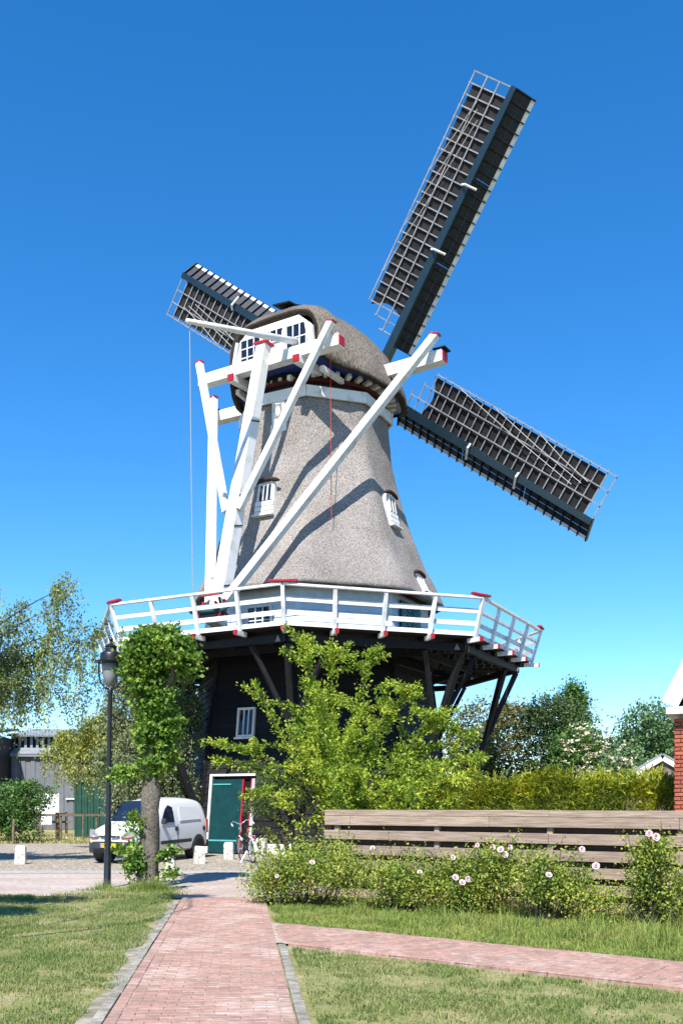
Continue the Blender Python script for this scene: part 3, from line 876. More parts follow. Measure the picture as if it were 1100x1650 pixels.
for s in (-1, 1):
    q = tail_at(8.0) + np.array((-0.12, s*0.30, 0))
    top = np.array((-0.34, s*4.78, 17.42))
    o = beam('long_brace', q, top, 0.26, 0.24, WHITE, cap, up=(1,0,0), bevel=0.012)
    box('brace_cap', top+np.array((-0.02,0,0.02)), (0.28,0.34,0.05), RED, o, ((1,0,0),(0,1,0.25*-s),(0,0.25*s,1)))
    q = tail_at(11.05) + np.array((-0.15, s*0.26, 0))
    top = np.array((-3.60, s*2.72, 17.05))
    o = beam('short_brace', q, top, 0.21, 0.20, WHITE, cap, up=(1,0,0), bevel=0.01)
    box('brace_cap', top, (0.24,0.28,0.045), RED, o, ((1,0,0),(0,1,0.25*-s),(0,0.25*s,1)))
for zz in (8.55, 10.55, 11.6, 14.2):
    q = tail_at(zz); box('iron_strap', q, (0.485-0.006*(zz-7),0.485-0.009*(zz-7),0.05), IRON, tail, (nrm((9.8,0,2.5)),(0,1,0),nrm((2.5,0,9.75))))
# brake pole with rope
bp0, bp1 = np.array((-2.9,-0.98,17.12)), np.array((-8.2,-0.75,15.62))
bk = MB().tube([bp0, bp1], [0.12,0.075], 10).build('brake_pole', WHITE, cap, smooth=True)
rp_ = [bp1 + (np.array((-6.55,0.55,7.9))-bp1)*f + np.array((0.1,0,-1.0*math.sin(math.pi*f)*0.35)) for f in np.linspace(0,1,10)]
MB().tube(rp_, 0.013, 5).build('brake_rope', ROPE, bk)
# thin red signal rope from the right hand eave
MB().tube([(-2.9,-2.25,16.35),(-2.95,-2.3,13.0),(-3.0,-2.35,11.0)], 0.012, 5).build('red_rope', REDROPE, cap)
# winding winch at the foot of the tail
wq = tail_at(7.45)
wi = MB().tube([wq+np.array((-0.3,-0.55,0.25)), wq+np.array((-0.3,0.55,0.25))], 0.13, 10).build('winch', mat('winch paint',(0.05,0.16,0.17),None,5,0.5), cap, smooth=True)
for e in (-0.42, 0.42):
    for a in range(4):
        t_ = a*math.pi/4+0.3
        d = np.array((math.cos(t_), 0, math.sin(t_)))
        c = wq+np.array((-0.3,e,0.25))
        MB().beam(c - d*0.36, c + d*0.36, 0.06, 0.06, up=(0,1,0)).build('winch_spoke', RED if a % 2 else TARB, wi)
box('winch_frame', wq+np.array((-0.28,0,0.0)), (0.16,0.9,0.22), TARB, wi)
box('winch_board', wq+np.array((-0.38,-0.1,0.72)), (0.06,0.8,0.10), RED, wi)

# ---- sails
hub = np.array((-0.02 + 4.1*0.53, 4.1*0.848, 18.28))
tl_ = R(8.4)
nv = nrm((math.cos(tl_)*0.53, math.cos(tl_)*0.848, math.sin(tl_)))
er = nrm((0.848,-0.53,0)); er = nrm(er - nv*np.dot(er,nv)); eu = nrm(np.cross(er, nv))
if eu[2] < 0: eu = -eu
ax = MB().tube([hub - nv*1.6, hub + nv*0.55], 0.36, 16).build('wind_shaft', STOCK, mill)
LEN = 10.95
def sail_parts():
    """(name, mesh, level) for one sail: x out along the stock, y to the lattice side, z to the rear"""
    out = []
    out.append(('stock', MB().beam((0,0,0),(LEN,0,0),0.36,0.34,up=(0,0,1),w2=0.22,h2=0.20).mesh('stock', STOCK)))
    nb = 25; x0, x1 = 2.05, LEN-0.03
    tw = lambda x: R(14 - 9*(x-x0)/(x1-x0))       # twist: lattice set back towards the rear
    wd = 1.72
    def lat(x, y):                                # point on lattice surface
        a = tw(x); return np.array((x, y*math.cos(a), 0.02 + y*math.sin(a)*0.55))
    for i in range(nb):
        x = x0 + (x1-x0)*i/(nb-1)
        w_ = wd if i > 1 else (0.75, 1.2)[i]
        out.append(('bar', MB().beam(lat(x,0.05), lat(x,w_+0.06), 0.042, 0.035).mesh('bar', LATH)))
    for y, s in ((0.62,0),(1.16,1),(wd,2)):
        b = MB()
        xs_ = np.linspace(x0 + (x1-x0)/(nb-1)*s, x1, 7)
        for a, c in zip(xs_[:-1], xs_[1:]): b.beam(lat(a,y)+np.array((0,0,.03)), lat(c,y)+np.array((0,0,.03)), 0.04, 0.035)
        out.append(('hem_lath', b.mesh('hem_lath', LATH)))
    # cloth laid on the far side of the lattice, billowing between the bars
    rows = []
    for x in np.linspace(x0+0.55, x1-0.36, 90):
        row = []
        ph = math.sin(math.pi*((x-x0)/((x1-x0)/(nb-1)) % 1.0))
        for y in np.linspace(0.10, wd-0.10, 16):
            near = max(0, 1-(x-x0-0.55)/1.3)
            yy = y if near <= 0 else 0.10 + (y-0.10)*1.0
            p = lat(x + (0.35*math.sin(math.pi*y/wd)*near if near else 0), yy)
            bil = 0.05*ph*abs(math.sin(math.pi*3*y/wd)) 
            p = p + np.array((0,0,-0.035 - bil*0.4 + 0.02*noise.noise(Vector((x*2,y*3,1)))))
            row.append(p)
        rows.append(row)
    me = grid_mesh('cloth', rows, CLOTH); out.append(('cloth', me))
    # leading boards on the other side of the stock, tilted forward
    def lead(x, y): return np.array((x, -y, 0.0 - y*0.85))
    x2, x3 = 1.75, LEN
    for i in range(24):
        a = x2 + (x3-x2)*i/24 + 0.014; c = x2 + (x3-x2)*(i+1)/24 - 0.014
        q = [lead(a,0.555), lead(c,0.555), lead(c,0.66), lead(a,0.66)]
        out.append(('white_board', MB().prism(q, (0,0,0.022)).mesh('white_board', WHITE2)))
    for y0, y1 in ((0.12,0.33),(0.34,0.545)):
        for (a,c) in ((x2,5.0),(5.02,8.0),(8.02,x3)):
            q = [lead(a,y0), lead(c,y0), lead(c,y1), lead(a,y1)]
            out.append(('lead_board', MB().prism(q, (0,0,0.022)).mesh('lead_board', BOARDB)))
    for i in range(25):
        x = x2 + (x3-x2)*i/24
        out.append(('board_rib', MB().beam(lead(x,0.1)+np.array((0,0,.06)), lead(x,0.68)+np.array((0,0,.06)), 0.035, 0.10).mesh('board_rib', BOARDB)))
    for x in (5.3, 7.6):
        out.append(('clamp', MB().tube([(x,0.16,0.14),(x+0.03,0.0,0.25),(x+0.05,-0.22,0.12),(x+0.07,-0.4,0.0)], 0.045, 8).mesh('clamp', WHITE)))
    for (a, ya, c, yc) in ((3.9,1.68,9.6,0.75),(5.6,1.68,9.9,0.95),(7.6,1.68,10.1,1.1)):
        out.append(('sail_rope', MB().tube([lat(a,ya)+np.array((0,0,.06)), lat((a+c)/2,(ya+yc)/2-.05)+np.array((0,0,.10)), lat(c,yc)+np.array((0,0,.07))], 0.014, 5).mesh('sail_rope', ROPE)))
    out.append(('end_board', MB().beam((LEN,0.1,0.0),(LEN,-0.68,-0.57),0.05,0.14).mesh('end_board', STOCK)))
    return out
SP = sail_parts()
for ang in (53, 143, 233, 323):
    u = er*math.cos(R(ang)) + eu*math.sin(R(ang)); v = np.cross(u, nv); zb = -nv
    M = Matrix(((u[0],v[0],zb[0],hub[0]),(u[1],v[1],zb[1],hub[1]),(u[2],v[2],zb[2],hub[2]),(0,0,0,1)))
    if ang in (143, 323): M = M @ Matrix.Translation((0,0,0.36))
    root = link('sail', SP[0][1], mill); root.matrix_local = M
    for nm, me in SP[1:]: link(nm, me, root)

# ------------------------------------------------------------------ leaves and plants
def leaf_mesh(name, pts, size, m, aspect=0.55, up=0.35, droop=0.0, dirs=None, spread=1.0, fold=0.18):
    """one folded diamond leaf (two triangles sharing the midrib) per point"""
    pts = np.asarray(pts, float); n = len(pts)
    t = RNG.normal(size=(n,3))
    if dirs is not None: t = np.asarray(dirs) + t*spread*0.5
    t[:,2] -= droop
    t /= np.linalg.norm(t, axis=1)[:,None] + 1e-9
    r = RNG.normal(size=(n,3)); r[:,2] += up*2.0
    b = np.cross(r, t); b /= np.linalg.norm(b, axis=1)[:,None] + 1e-9
    nn = np.cross(t, b)
    sz = size*RNG.uniform(0.6, 1.35, size=n)[:,None]
    p0 = pts - t*sz*0.5; p2 = pts + t*sz*0.5
    mid = pts - t*sz*0.05
    p1 = mid + b*sz*aspect*0.5 + nn*sz*fold; p3 = mid - b*sz*aspect*0.5 + nn*sz*fold
    V = np.stack([p0,p1,p2,p3], 1)
    me = bpy.data.meshes.new(name)
    me.vertices.add(n*4); me.vertices.foreach_set('co', V.reshape(-1,3).astype(np.float32).ravel())
    idx = (np.arange(n)[:,None]*4 + np.array((0,1,2,0,2,3))[None,:]).astype(np.int32).ravel()
    me.loops.add(n*6); me.loops.foreach_set('vertex_index', idx)
    me.polygons.add(n*2); me.polygons.foreach_set('loop_start', np.arange(0, n*6, 3, dtype=np.int32))
    me.update(calc_edges=True); me.materials.append(m)
    return me

def in_ball(n, shell=0.45):
    v = RNG.normal(size=(n,3)); v /= np.linalg.norm(v, axis=1)[:,None]
    return v*(RNG.uniform(0,1,size=n)**shell)[:,None]

def clumps(blobs, n_clump, per, sig, shell=0.45, flat=0.7):
    """blobs: (cx,cy,cz,rx,ry,rz,weight). Returns leaf points and clump centres"""
    P = []; CC = []
    wts = np.array([b[6] if len(b) > 6 else b[3]*b[4]*b[5] for b in blobs]); wts = wts/wts.sum()
    for b, w in zip(blobs, wts):
        k = max(1, int(n_clump*w))
        c = in_ball(k, shell)*np.array(b[3:6]) + np.array(b[:3])
        CC.append(c)
        q = c[:,None,:] + RNG.normal(size=(k,per,3))*sig*np.array((1,1,flat))*RNG.uniform(0.6,1.3,size=(k,1,1))
        P.append(q.reshape(-1,3))
    return np.concatenate(P), np.concatenate(CC)

def limb_tubes(mb, start, ends, r0, r1, n=5, sag=0.0, wob=0.12):
    for e in ends:
        s = np.asarray(start, float); e = np.asarray(e, float)
        L = np.linalg.norm(e-s); pts = []
        j = RNG.normal(size=3)*wob*L
        for f in np.linspace(0,1,5):
            p = s + (e-s)*f + j*math.sin(math.pi*f) + np.array((0,0,-sag*L*f*f + sag*L*f))
            pts.append(p)
        mb.tube(pts, list(np.linspace(r0, r1, 5)), n)

# ---- pollarded lime beside the lamp post
G_LIME = leaf_mat('lime leaves', [(0.0,(0.028,0.07,0.010)),(0.45,(0.085,0.16,0.02)),(0.85,(0.19,0.27,0.035)),(1.0,(0.28,0.33,0.06))], 2.6, 0.35)
lx, ly = -3.68, 18.4
lime = empty('lime_tree', (lx, ly, 0), 0, 'pollarded lime tree with leafy knob crown and stout grey trunk on the grass verge', 'tree')
tr_pts = [(0.0,0,-0.1),(0.0,0,0.15),(0.0,0.0,0.6),(0.02,0,1.2),(0.04,0,1.9),(0.05,0,2.6),(0.10,0,3.3),(0.16,0,3.9),(0.2,0,4.4)]
tr_rad = [0.26,0.215,0.185,0.175,0.17,0.15,0.14,0.14,0.11]
tm = MB()
pts = []; rad = []
for i in range(len(tr_pts)-1):
    for f in np.linspace(0,1,6)[:-1]:
        pts.append(np.array(tr_pts[i])*(1-f)+np.array(tr_pts[i+1])*f); rad.append(tr_rad[i]*(1-f)+tr_rad[i+1]*f)
tm.tube(pts, rad, 20)
for i, v in enumerate(tm.v):
    c = pts[i//20]; d = np.array(v)-c
    k = 1 + 0.22*noise.noise(Vector((v[0]*7, v[1]*7, v[2]*2.2))) + 0.10*noise.noise(Vector((v[0]*20, v[1]*20, v[2]*8)))
    tm.v[i] = tuple(c + d*k)
limb_tubes(tm, (0.12,0,3.5), [(0.75,0.1,4.25),(-0.4,0.1,4.4),(0.3,0.5,4.6),(0.35,-0.5,4.5),(0.6,-0.3,4.7)], 0.09, 0.03, 7)
limb_tubes(tm, (0.05,0,2.3), [(-0.5,-0.1,2.55),(0.55,0.1,2.8),(-0.35,0.15,2.0)], 0.03, 0.012, 5)
tm.build('trunk', BARK, lime, smooth=True)
blobs = [(0.20,0,4.50,0.68,0.66,0.52,2.3),(-0.12,-0.1,4.15,0.36,0.42,0.5,0.6),(0.60,0,4.3,0.40,0.42,0.38,0.5),(0.12,0,3.75,0.40,0.42,0.45,0.7),(0.14,-0.08,3.25,0.38,0.40,0.42,0.6),(0.36,0,3.0,0.30,0.32,0.36,0.35),(0.02,-0.1,2.85,0.28,0.3,0.3,0.25),
         (0.12,-0.1,2.35,0.36,0.34,0.26,0.28),(-0.45,-0.1,2.15,0.32,0.2,0.16,0.13),(0.36,-0.05,2.52,0.2,0.2,0.3,0.12),(-0.25,-0.2,1.25,0.16,0.12,0.26,0.07),(-0.22,-0.2,0.55,0.22,0.18,0.42,0.16),(0.38,-0.15,0.66,0.26,0.16,0.2,0.08),(0.45,-0.15,0.28,0.22,0.12,0.06,0.04),(-0.5,-0.2,0.75,0.16,0.1,0.05,0.03)]
p, cc = clumps(blobs, 980, 18, 0.08, 0.40)
link('crown', leaf_mesh('crown', p, 0.086, G_LIME, 0.78, 0.55, 0.35), lime)

# ---- crab apple like shrub behind the fence
G_APPLE = leaf_mat('bright apple leaves', [(0.0,(0.05,0.10,0.012)),(0.35,(0.15,0.235,0.022)),(0.7,(0.30,0.35,0.04)),(1.0,(0.41,0.41,0.06))], 1.6, 0.42)
ax_, ay_ = 0.10, 18.4
apple = empty('apple_tree', (ax_, ay_, 0), 0, 'bright yellow green young apple tree with arching branches reaching over the fence', 'tree')
bm_ = MB(); pts_all = []; dir_all = []
def branch(mb, pts, r0, r1, leaf_from=0.25, dens=95, rad=0.16):
    pts = [np.asarray(p, float) for p in pts]
    # smooth polyline
    Q = []
    for i in range(len(pts)-1):
        p0 = pts[max(i-1,0)]; p1 = pts[i]; p2 = pts[i+1]; p3 = pts[min(i+2,len(pts)-1)]
        for f in np.linspace(0,1,6)[:-1]:
            Q.append(0.5*((2*p1)+(-p0+p2)*f+(2*p0-5*p1+4*p2-p3)*f*f+(-p0+3*p1-3*p2+p3)*f**3))
    Q.append(pts[-1]); Q = np.array(Q)
    mb.tube(list(Q), list(np.linspace(r0, r1, len(Q))), 5)
    L = np.linalg.norm(np.diff(Q, axis=0), axis=1).sum(); n = int(L*dens)
    f = RNG.uniform(leaf_from, 1.0, n)*(len(Q)-1); i = np.minimum(f.astype(int), len(Q)-2); fr = (f-i)[:,None]
    c = Q[i]*(1-fr)+Q[i+1]*fr
    off = RNG.normal(size=(n,3)); off /= np.linalg.norm(off, axis=1)[:,None]
    sc = rad*RNG.uniform(0.15,1.0,n)[:,None]
    pts_all.append(c + off*sc); d = (Q[i+1]-Q[i]); d /= np.linalg.norm(d, axis=1)[:,None]+1e-9
    dir_all.append(off*0.8 + d*0.7)
    return Q
# main stems as (dx, dy, dz) chains, read off the tree's outline
stems = [
 [(0,0,0),(0.0,0,0.9),(-0.25,0,2.2),(-0.55,0.1,3.4),(-0.75,0,4.35),(-0.86,0,4.78)],
 [(0,0,0),(-0.1,0,1.0),(-0.4,-.1,2.4),(-0.3,0.1,3.6),(-0.28,0,4.72)],
 [(0,0,0),(0.1,0.1,1.2),(0.1,0.1,2.4),(0.25,0,3.6),(0.48,0,4.55)],
 [(0,0,0),(0.2,0,1.4),(0.4,-.1,2.6),(0.8,-.1,3.3),(1.35,-.1,3.85)],
 [(0,0,0),(0.3,0.0,1.5),(0.9,-.2,2.3),(1.45,-.2,3.0),(1.75,-.2,3.25),(2.35,-.2,2.75)],
 [(0,0,0),(0.4,-.1,1.2),(1.1,-.3,1.9),(1.8,-.3,2.35),(2.55,-.3,2.45)],
 [(0,0,0),(0.5,-.2,1.0),(1.2,-.5,1.6),(1.9,-.5,2.0),(2.6,-.5,2.1)],
 [(0,0,0),(-0.4,0,1.3),(-0.9,0,2.3),(-1.35,0,3.1),(-1.75,0,3.95)],
 [(0,0,0),(-0.5,0,1.4),(-1.3,-.1,2.1),(-2.0,-.1,2.35),(-2.55,-.1,2.40)],
 [(0,0,0),(-0.5,0,1.5),(-1.4,-.2,2.4),(-2.0,-.2,2.65),(-2.45,-.2,2.75)],
 [(0,0,0),(-0.4,-.2,0.9),(-1.0,-.4,1.5),(-1.6,-.4,1.8),(-1.95,-.4,1.75)],
 [(0,0,0),(0.1,-.4,1.1),(0.5,-.9,1.7),(1.0,-1.5,1.85),(1.25,-2.0,1.62)],
 [(0,0,0),(0.0,-.4,1.1),(0.2,-.9,1.9),(0.1,-1.3,2.2)],
 [(0,0,0),(0.3,.4,1.3),(1.0,.6,2.2),(1.5,.6,2.7)],
 [(0,0,0),(-0.2,.4,1.3),(-0.7,.6,2.6),(-1.0,.5,3.5)],
 [(0,0,0),(0.6,.2,1.0),(1.5,.1,1.5),(2.2,0,1.7)],
]
for si, ch in enumerate(stems):
    lf = si in (7,8,9,10); rt = si in (4,5,6,15)
    Q = branch(bm_, ch, 0.035, 0.006, 0.5 if lf else 0.32, 80 if lf else 165, 0.13 if lf else 0.17)
    for k in range(6 if lf else 14 if rt else 13):                             # side twigs
        i = int(len(Q)*RNG.uniform(0.35, 0.95)); b0 = Q[min(i,len(Q)-1)]
        d = RNG.normal(size=3); d[2] = abs(d[2])*0.5; d /= np.linalg.norm(d); Lk = RNG.uniform(0.25, 0.8)
        branch(bm_, [b0, b0+d*Lk*0.5+np.array((0,0,0.05)), b0+d*Lk], 0.010, 0.003, 0.1, 165, 0.12)
for ch in stems[-4:]+stems[:3]:
    for k in range(5):
        i = int(20*RNG.uniform(0.4,0.9))
        b0 = np.array(ch[len(ch)//2]) + RNG.normal(size=3)*0.3
        branch(bm_, [np.array((0,0,1.0)), b0*0.7, b0+np.array((RNG.normal()*0.4,RNG.normal()*0.3,0.35))], 0.012, 0.004, 0.3, 200, 0.18)
bm_.build('trunk', BARKD, apple, smooth=True)
q_, _ = clumps([(0.1,0,2.2,1.25,.7,.9,1),(-0.5,0,3.0,.75,.5,.8,.6),(1.0,-.1,1.9,.8,.6,.5,.4),(0.2,-.2,1.35,1.4,.6,.35,.5)], 170, 17, 0.11, 0.6)
pts_all.append(q_); dir_all.append(RNG.normal(size=q_.shape))
pa = np.concatenate(pts_all); da = np.concatenate(dir_all)
link('crown', leaf_mesh('crown', pa, 0.074, G_APPLE, 0.5, 0.5, 0.0, da, 1.0), apple)

# ---- dark juniper on bare stems left of the fence end
G_JUN = leaf_mat('juniper needles', [(0.0,(0.03,0.055,0.02)),(0.5,(0.065,0.10,0.035)),(1.0,(0.13,0.17,0.055))], 2.0, 0.2)
jun = empty('juniper', (-0.82, 20.3, 0), 0, 'dark green juniper bush on bare brown stems beside the fence end', 'shrub')
jm = MB()
limb_tubes(jm, (0,0,-0.05), [(-0.55,0,1.7),(0.1,0,1.9),(-0.25,-.1,1.6),(0.25,0.1,1.6)], 0.075, 0.03, 7, wob=0.06)
limb_tubes(jm, (-0.2,0,1.2), [(-1.0,0,1.6),(-0.85,-.2,2.0),(0.3,0,1.9)], 0.03, 0.012, 5)
jm.build('trunk', BARKD, jun, smooth=True)
p, cc = clumps([(-0.55,0,1.78,0.62,0.5,0.34,1),(-0.85,-.1,1.55,0.38,0.4,0.25,0.5),(0.1,0,1.75,0.5,0.45,0.3,0.7),(-0.6,0,2.15,0.4,0.3,0.25,.4)], 330, 24, 0.075, 0.5, 0.6)
link('crown', leaf_mesh('crown', p, 0.07, G_JUN, 0.22, 0.5, -0.1), jun)
# climbing plant with pale leaves by the doorway
G_PALE = leaf_mat('pale rose leaves', [(0.0,(0.06,0.12,0.02)),(0.5,(0.17,0.22,0.04)),(1.0,(0.36,0.33,0.09))], 2.5, 0.35)
cl = empty('tall_shoots', (-1.22, 20.2, 0), 0, 'pale leaved arching shoots beside the stone post by the doorway', 'shrub')
pts_all.clear(); dir_all.clear(); cm = MB()
for ch in ([(0,0,0),(-.1,0,.7),(-.35,0,1.1),(-.72,0,1.02)],[(0,0,0),(-.05,0,.6),(-.3,-.1,.95),(-.55,-.1,.75)],[(0,0,0),(0.1,0,.7),(0.0,0,1.2),(-.45,0,1.4)],[(0,0,0),(.2,0,.5),(.35,0,.9),(.3,0,1.15)],[(0,0,0),(-.2,0,.4),(-.4,0,.6),(-.6,0,.55)]):
    branch(cm, ch, 0.012, 0.004, 0.15, 60, 0.11)
cm.build('stems', BARKD, cl); link('foliage', leaf_mesh('foliage', np.concatenate(pts_all), 0.085, G_PALE, 0.5, 0.4, 0.3, np.concatenate(dir_all)), cl)

# ---- rose bushes along the fence
G_ROSE = leaf_mat('rose leaves', [(0.0,(0.06,0.105,0.016)),(0.35,(0.14,0.20,0.028)),(0.75,(0.28,0.30,0.055)),(0.96,(0.38,0.33,0.08)),(1.0,(0.38,0.12,0.05))], 2.2, 0.35)
PETAL = mat('pale pink petals', (0.72,0.57,0.59), (0.64,0.42,0.46), 20, 0.7)
REDLEAF = leaf_mat('red young leaves', [(0.0,(0.12,0.04,0.02)),(1.0,(0.25,0.10,0.04))], 3.0, 0.3)
def rose_flower_mesh():
    b = MB()
    for ring_, (r, tl, n) in enumerate(((0.045,0.25,6),(0.033,0.75,5),(0.02,1.15,4))):
        for k in range(n):
            a = 2*math.pi*k/n + ring_*0.5
            d = np.array((math.cos(a), math.sin(a), 0)); s = np.array((-math.sin(a), math.cos(a), 0)); u = np.array((0,0,1.0))
            o = d*(math.cos(tl)) + u*math.sin(tl)
            b.add([d*0.004, o*r*0.6 + s*r*0.55, o*r + s*r*0.3 + u*0.006, o*r - s*r*0.3 + u*0.006, o*r*0.6 - s*r*0.55], [(0,1,2,3,4)])
    return b.mesh('flower', PETAL, True)
FLW = rose_flower_mesh()
def rose_bush(x, y, label, blobs, n, flowers, reds=0.0, tuft=0.0):
    root = empty('rose_bush', (x, y, 0), 0, label, 'rose bush', 'rose bushes along the fence')
    sm_ = MB()
    blobs = [(b[0],b[1],b[2]*0.86,b[3],b[4],b[5]*0.86,b[6]) for b in blobs]; flowers = [(f[0],f[1],f[2]*0.88,f[3]) for f in flowers]
    p, cc = clumps(blobs, int(n*1.1), 15, 0.10, 0.62, 0.9)
    keep = p[:,2] > 0.02
    for c in cc[RNG.permutation(len(cc))[:60]]:
        s = np.array((c[0]*0.55+RNG.normal()*0.1, c[1]*0.5, 0)); e = c
        sm_.tube([s, (s+e)/2+np.array((0,0,0.06)), e], [0.009,0.006,0.003], 4)
    for k in range(60):       # long shoots that break the outline
        c = cc[RNG.integers(len(cc))]; d = RNG.normal(size=3); d[2] = abs(d[2])+0.8; d /= np.linalg.norm(d); L = RNG.uniform(0.15,0.48)
        sm_.tube([c, c+d*L*0.5, c+d*L], [0.005,0.004,0.002], 4)
        q = c + d*L*RNG.uniform(0.1,1.0,size=(12,1)) + RNG.normal(size=(12,3))*0.035
        p = np.concatenate([p, q]); keep = np.concatenate([keep, np.ones(12,bool)])
    for (fx, fy, fz, sc) in flowers:      # every bloom sits on its own leafy shoot
        f = np.array((fx, fy+0.015, fz-0.01)); c = cc[np.argmin(np.linalg.norm(cc-f, axis=1)+np.abs(cc[:,2]-f[2]+0.25))]
        mid = (c+f)/2 + np.array((0,0.0,0.03))
        sm_.tube([c, mid, f], [0.006,0.005,0.004], 4)
        t_ = RNG.uniform(0,0.92,(22,1)); q = c*(1-t_)**2 + 2*mid*t_*(1-t_) + f*t_**2 + RNG.normal(size=(22,3))*0.04
        p = np.concatenate([p, q]); keep = np.concatenate([keep, np.ones(22,bool)])
    sm_.build('stems', BARKD, root)
    link('foliage', leaf_mesh('foliage', p[keep], 0.046, G_ROSE, 0.6, 0.5, 0.1), root)
    for (fx, fy, fz, sc) in flowers:
        o = link('flower', FLW, root); o.location = (fx, fy, fz); o.scale = (sc*0.74,)*3
        o.rotation_euler = (R(RNG.uniform(45,80)), R(RNG.uniform(-25,25)), R(RNG.uniform(-30,30)))
    if reds:
        q, _ = clumps([(b[0],b[1]-b[4]*0.7,0.25,b[3]*0.7,0.1,0.14,1) for b in blobs[:2]], 5, 9, 0.05)
        link('red_leaves', leaf_mesh('red_leaves', q[q[:,2] > 0.02], 0.05, REDLEAF, 0.5, 0.4), root)
FD = np.array((0.838,-0.546,0)); FN = np.array((0.546,0.838,0)); F0 = np.array((-0.27,16.8,0))
rose_bush(-0.80, 15.55, 'large dense rose bush beside the brick path with few blooms, hiding the fence end',
  [(-0.15,0.0,0.55,0.62,0.55,0.62,1),(0.35,-0.25,0.7,0.6,0.5,0.5,1),(0.9,-0.5,0.62,0.6,0.45,0.5,.9),(-0.3,0.1,0.35,0.5,0.5,0.4,.6),(0.75,-0.2,0.95,0.3,0.3,0.3,.3)], 720,
  [(0.35,-0.80,0.80,1.3),(1.28,-0.72,1.05,1.2),(-0.2,-0.6,0.55,1.0)], 1)
rose_bush(0.95, 14.6, 'rose bush with a low pink bloom between the big bush and the flowery one',
  [(-0.1,0,0.52,0.6,0.4,0.48,1),(0.45,-0.2,0.45,0.55,0.4,0.42,1)], 400, [(0.2,-0.45,0.68,1.2)], 1)
rose_bush(1.85, 14.25, 'rose bush carrying the most pale pink blooms in front of the fence',
  [(0.0,0,0.62,0.42,0.38,0.52,1),(0.42,-0.2,0.75,0.42,0.36,0.5,1),(0.1,-0.2,0.35,0.5,0.3,0.3,.6)], 470,
  [(-0.22,-0.42,0.62,1.5),(-0.12,-0.44,0.54,1.4),(-0.05,-0.46,0.60,1.4),(0.30,-0.50,1.12,1.3),(0.42,-0.52,1.08,1.5),(0.48,-0.5,1.00,1.5),(0.55,-0.5,1.12,1.2),(0.75,-0.5,0.84,1.5),(0.68,-0.55,0.52,1.6),(-0.25,-0.4,0.95,1.2),(0.1,-0.42,1.15,1.0)], 1)
rose_bush(2.80, 13.5, 'rose bush with open stems and three pale blooms below the fence joint',
  [(0.0,0,0.62,0.40,0.32,0.45,1),(0.38,-0.15,0.5,0.42,0.32,0.42,.8),(0.75,-0.4,0.3,0.4,0.25,0.25,.4)], 380, [(0.02,-0.38,0.72,1.4),(0.48,-0.35,1.12,1.3),(0.66,-0.4,0.86,1.6)], 0)
rose_bush(4.10, 13.0, 'upright rose bush with two pink blooms at its top near the brick house',
  [(0.0,0,0.72,0.26,0.28,0.62,1),(0.12,-0.1,1.05,0.26,0.25,0.38,.7),(0.2,-.1,.4,.26,.26,.3,.3)], 260, [(-0.05,-0.32,1.38,1.4),(0.03,-0.34,1.33,1.6),(0.36,-0.35,0.8,1.1),(0.2,-0.35,0.62,1.0)], 0)
rose_bush(4.55, 12.45, 'low yellowing rose bush at the end of the grass strip',
  [(0.0,0,0.45,0.40,0.36,0.45,1),(0.25,0,0.3,0.4,0.36,0.3,.5)], 260, [], 1)

# ---- timber fence
fence = empty('plank_fence', tuple(F0), math.atan2(FD[1], FD[0]), 'weathered horizontal plank fence behind the rose bushes', 'fence')
FL = 9.6
rows = [(1.405,0.105,0.0),(1.272,0.155,0.012),(1.078,0.156,0.0),(0.828,0.156,0.0),(0.578,0.156,0.0),(0.328,0.156,0.0),(0.088,0.15,0.0)]
# top row sits flush above the second board
rows[0] = (1.455,0.10,0.0); rows[1] = (1.325,0.155,0.0)
for i, (zc, hh, off) in enumerate(rows):
    joints = [0.0, 4.08, 7.9, FL] if i in (0,2,4,6) else [0.0, 3.10 if i == 1 else 4.08, 6.0, FL]
    for a, b in zip(joints[:-1], joints[1:]):
        L = b-a-0.006
        m = MB(); ns = 10
        for k in range(ns):                           # slight bow and uneven edges
            pass
        o = MB().box((0,0,0),(L,0.036,hh)).build('plank', FENCEW, fence, bevel=0.005)
        o.location = (a+L/2+random.uniform(-.003,.003), -0.03+random.uniform(-.006,.006), zc+random.uniform(-.004,.004))
        o.rotation_euler = (R(random.uniform(-2,2)), R(random.uniform(-.12,.12)), R(random.uniform(-.15,.15)))
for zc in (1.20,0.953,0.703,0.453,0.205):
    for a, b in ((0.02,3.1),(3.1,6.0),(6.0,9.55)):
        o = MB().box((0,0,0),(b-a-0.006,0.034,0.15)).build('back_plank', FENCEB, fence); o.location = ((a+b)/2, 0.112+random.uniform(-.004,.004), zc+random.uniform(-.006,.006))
for s in (0.22, 2.16, 4.08, 6.0, 7.92, 9.45):
    box('post', (s, 0.045, 0.72), (0.09,0.09,1.46), FENCEW, fence, bevel=0.006)

